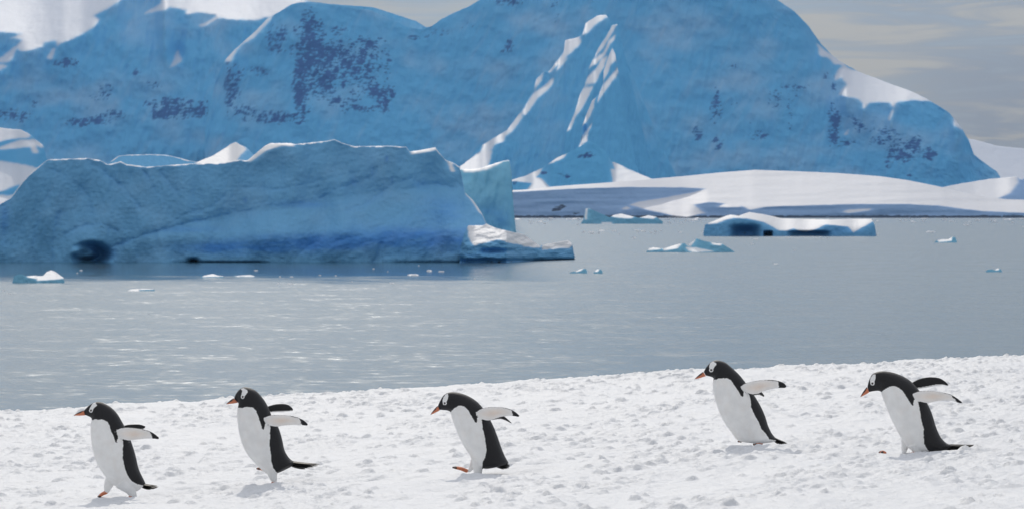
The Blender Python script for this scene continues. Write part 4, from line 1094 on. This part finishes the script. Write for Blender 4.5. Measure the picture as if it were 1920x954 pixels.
P4 = dict(org=(1290, 660), sc=4.77,
    st=[((160, 207), (140, 172)), ((195, 215), (165, 130)), ((218, 222), (205, 88)), ((230, 235), (260, 70)), ((225, 256), (330, 88)), ((222, 300), (390, 135)), ((232, 370), (455, 195)), ((250, 440), (515, 270)),
        ((275, 520), (590, 380)), ((310, 600), (650, 480)), ((355, 670), (690, 570)), ((400, 730), (715, 650)), ((432, 775), (745, 715)), ((490, 800), (775, 755)), ((620, 812), (790, 775)), ((720, 806), (800, 787))],
    white=[(100, 262), (228, 250), (270, 228), (340, 224), (380, 245), (400, 280), (430, 320), (465, 380), (485, 393), (488, 350), (500, 330), (540, 370), (555, 420), (555, 480), (580, 540), (620, 610), (650, 680), (690, 720), (720, 770), (800, 786), (800, 1000), (100, 1000)],
    eye=(206, 156), patch=[(199, 96), (225, 81), (250, 94), (252, 108), (231, 130), (222, 150), (216, 170), (198, 170), (188, 158), (190, 125)],
    bill=((160, 212), (135, 172), (60, 240)),
    fn=([(462, 300), (500, 270), (560, 252), (640, 238), (720, 234), (790, 243), (840, 262), (865, 289)], [(470, 322), (510, 350), (560, 366), (610, 362), (670, 336), (740, 318), (800, 308), (852, 307)]),
    ff=([(540, 375), (610, 362), (650, 350), (680, 370), (703, 400)], [(540, 398), (610, 392), (650, 392), (675, 403), (698, 410)]), ffy=(.06, .17),
    legs=[([(580, 720, 75), (610, 785, 42), (635, 805, 22)], -.05, ((655, 806), (578, 822))), ([(500, 720, 65), (515, 780, 36), (520, 795, 22)], .05, ((535, 792), (450, 803)))],
    tail=((775, 765), (770, 790), [(850, 795), (890, 812), (850, 818), (815, 820)]))
P5 = dict(org=(1600, 680), sc=5.3,
    st=[((155, 288), (140, 235)), ((200, 279), (155, 175)), ((245, 275), (190, 110)), ((272, 282), (260, 82)), ((278, 300), (350, 85)), ((290, 335), (450, 112)), ((315, 400), (545, 160)), ((345, 480), (620, 230)),
        ((375, 550), (700, 340)), ((415, 630), (755, 440)), ((450, 700), (790, 530)), ((492, 768), (820, 630)), ((550, 845), (865, 730)), ((650, 882), (920, 790)), ((780, 880), (965, 810)), ((890, 872), (985, 822))],
    white=[(150, 300), (278, 285), (310, 250), (350, 228), (385, 220), (430, 235), (470, 265), (500, 310), (530, 360), (560, 405), (578, 415), (584, 370), (600, 340), (628, 370), (638, 430), (650, 520), (665, 590), (680, 640), (680, 720), (685, 790), (720, 850), (745, 870), (740, 1000), (150, 1000)],
    eye=(187, 200), patch=[(200, 113), (218, 112), (214, 150), (204, 180), (200, 210), (190, 220), (172, 210), (165, 185), (172, 145)],
    bill=((156, 292), (134, 236), (72, 336)),
    fn=([(560, 305), (600, 280), (680, 264), (770, 266), (860, 278), (940, 300), (1000, 335), (1050, 376)], [(575, 345), (640, 372), (715, 387), (780, 375), (860, 361), (940, 362), (1000, 378), (1040, 385)]),
    ff=([(570, 215), (660, 170), (730, 152), (800, 147), (880, 158), (940, 190), (980, 229)], [(600, 265), (700, 259), (770, 250), (840, 238), (900, 231), (940, 233), (975, 238)]),
    legs=[([(540, 770, 60), (522, 840, 36), (508, 900, 22)], .045, None), ([(600, 800, 70), (620, 860, 45), (625, 905, 26)], -.05, ((600, 905), (540, 905))), ([(330, 905, 12), (310, 900, 9)], .045, ((325, 902), (262, 893)))],
    tail=((960, 812), (920, 868), [(1240, 813), (1272, 828), (1240, 846), (1160, 856), (1040, 872)]))
LABELS = ['penguin at the head of the line, upright, orange foot stepping forward',
          'second penguin of the line, upright, long tail sticking straight out behind',
          'hunched penguin in the middle of the line, tail end sunk in the snow',
          'upright penguin fourth in line with both orange feet showing',
          'last penguin of the line, head bowed and both flippers raised behind']
for d, c, lb in zip((P1, P2, P3, P4, P5), CONTACT, LABELS):
    build_penguin(d, c, lb)

# ------------------------------------------------------------------ haze
HAZE = 4.5e-5
if HAZE:
    x0, x1, y0, y1, z0, z1 = -5600, 5600, -140, 12900, -60, 1250
    co = [(x, y, z) for z in (z0, z1) for y in (y0, y1) for x in (x0, x1)]
    q = [(0, 2, 3, 1), (4, 5, 7, 6), (0, 1, 5, 4), (2, 6, 7, 3), (0, 4, 6, 2), (1, 3, 7, 5)]
    m = bpy.data.materials.new('haze_air'); m.use_nodes = True
    n, l = m.node_tree.nodes, m.node_tree.links
    n.clear()
    out = n.new('ShaderNodeOutputMaterial'); pv = n.new('ShaderNodeVolumePrincipled')
    pv.inputs['Color'].default_value = (0.22, 0.50, 1.0, 1)
    pv.inputs['Density'].default_value = HAZE
    pv.inputs['Anisotropy'].default_value = 0.0
    l.new(pv.outputs[0], out.inputs['Volume'])
    hz = mesh_obj('haze', co, q, m, smooth=False)
    tag(hz, 'thin blue haze over the bay', 'haze', kind='stuff')
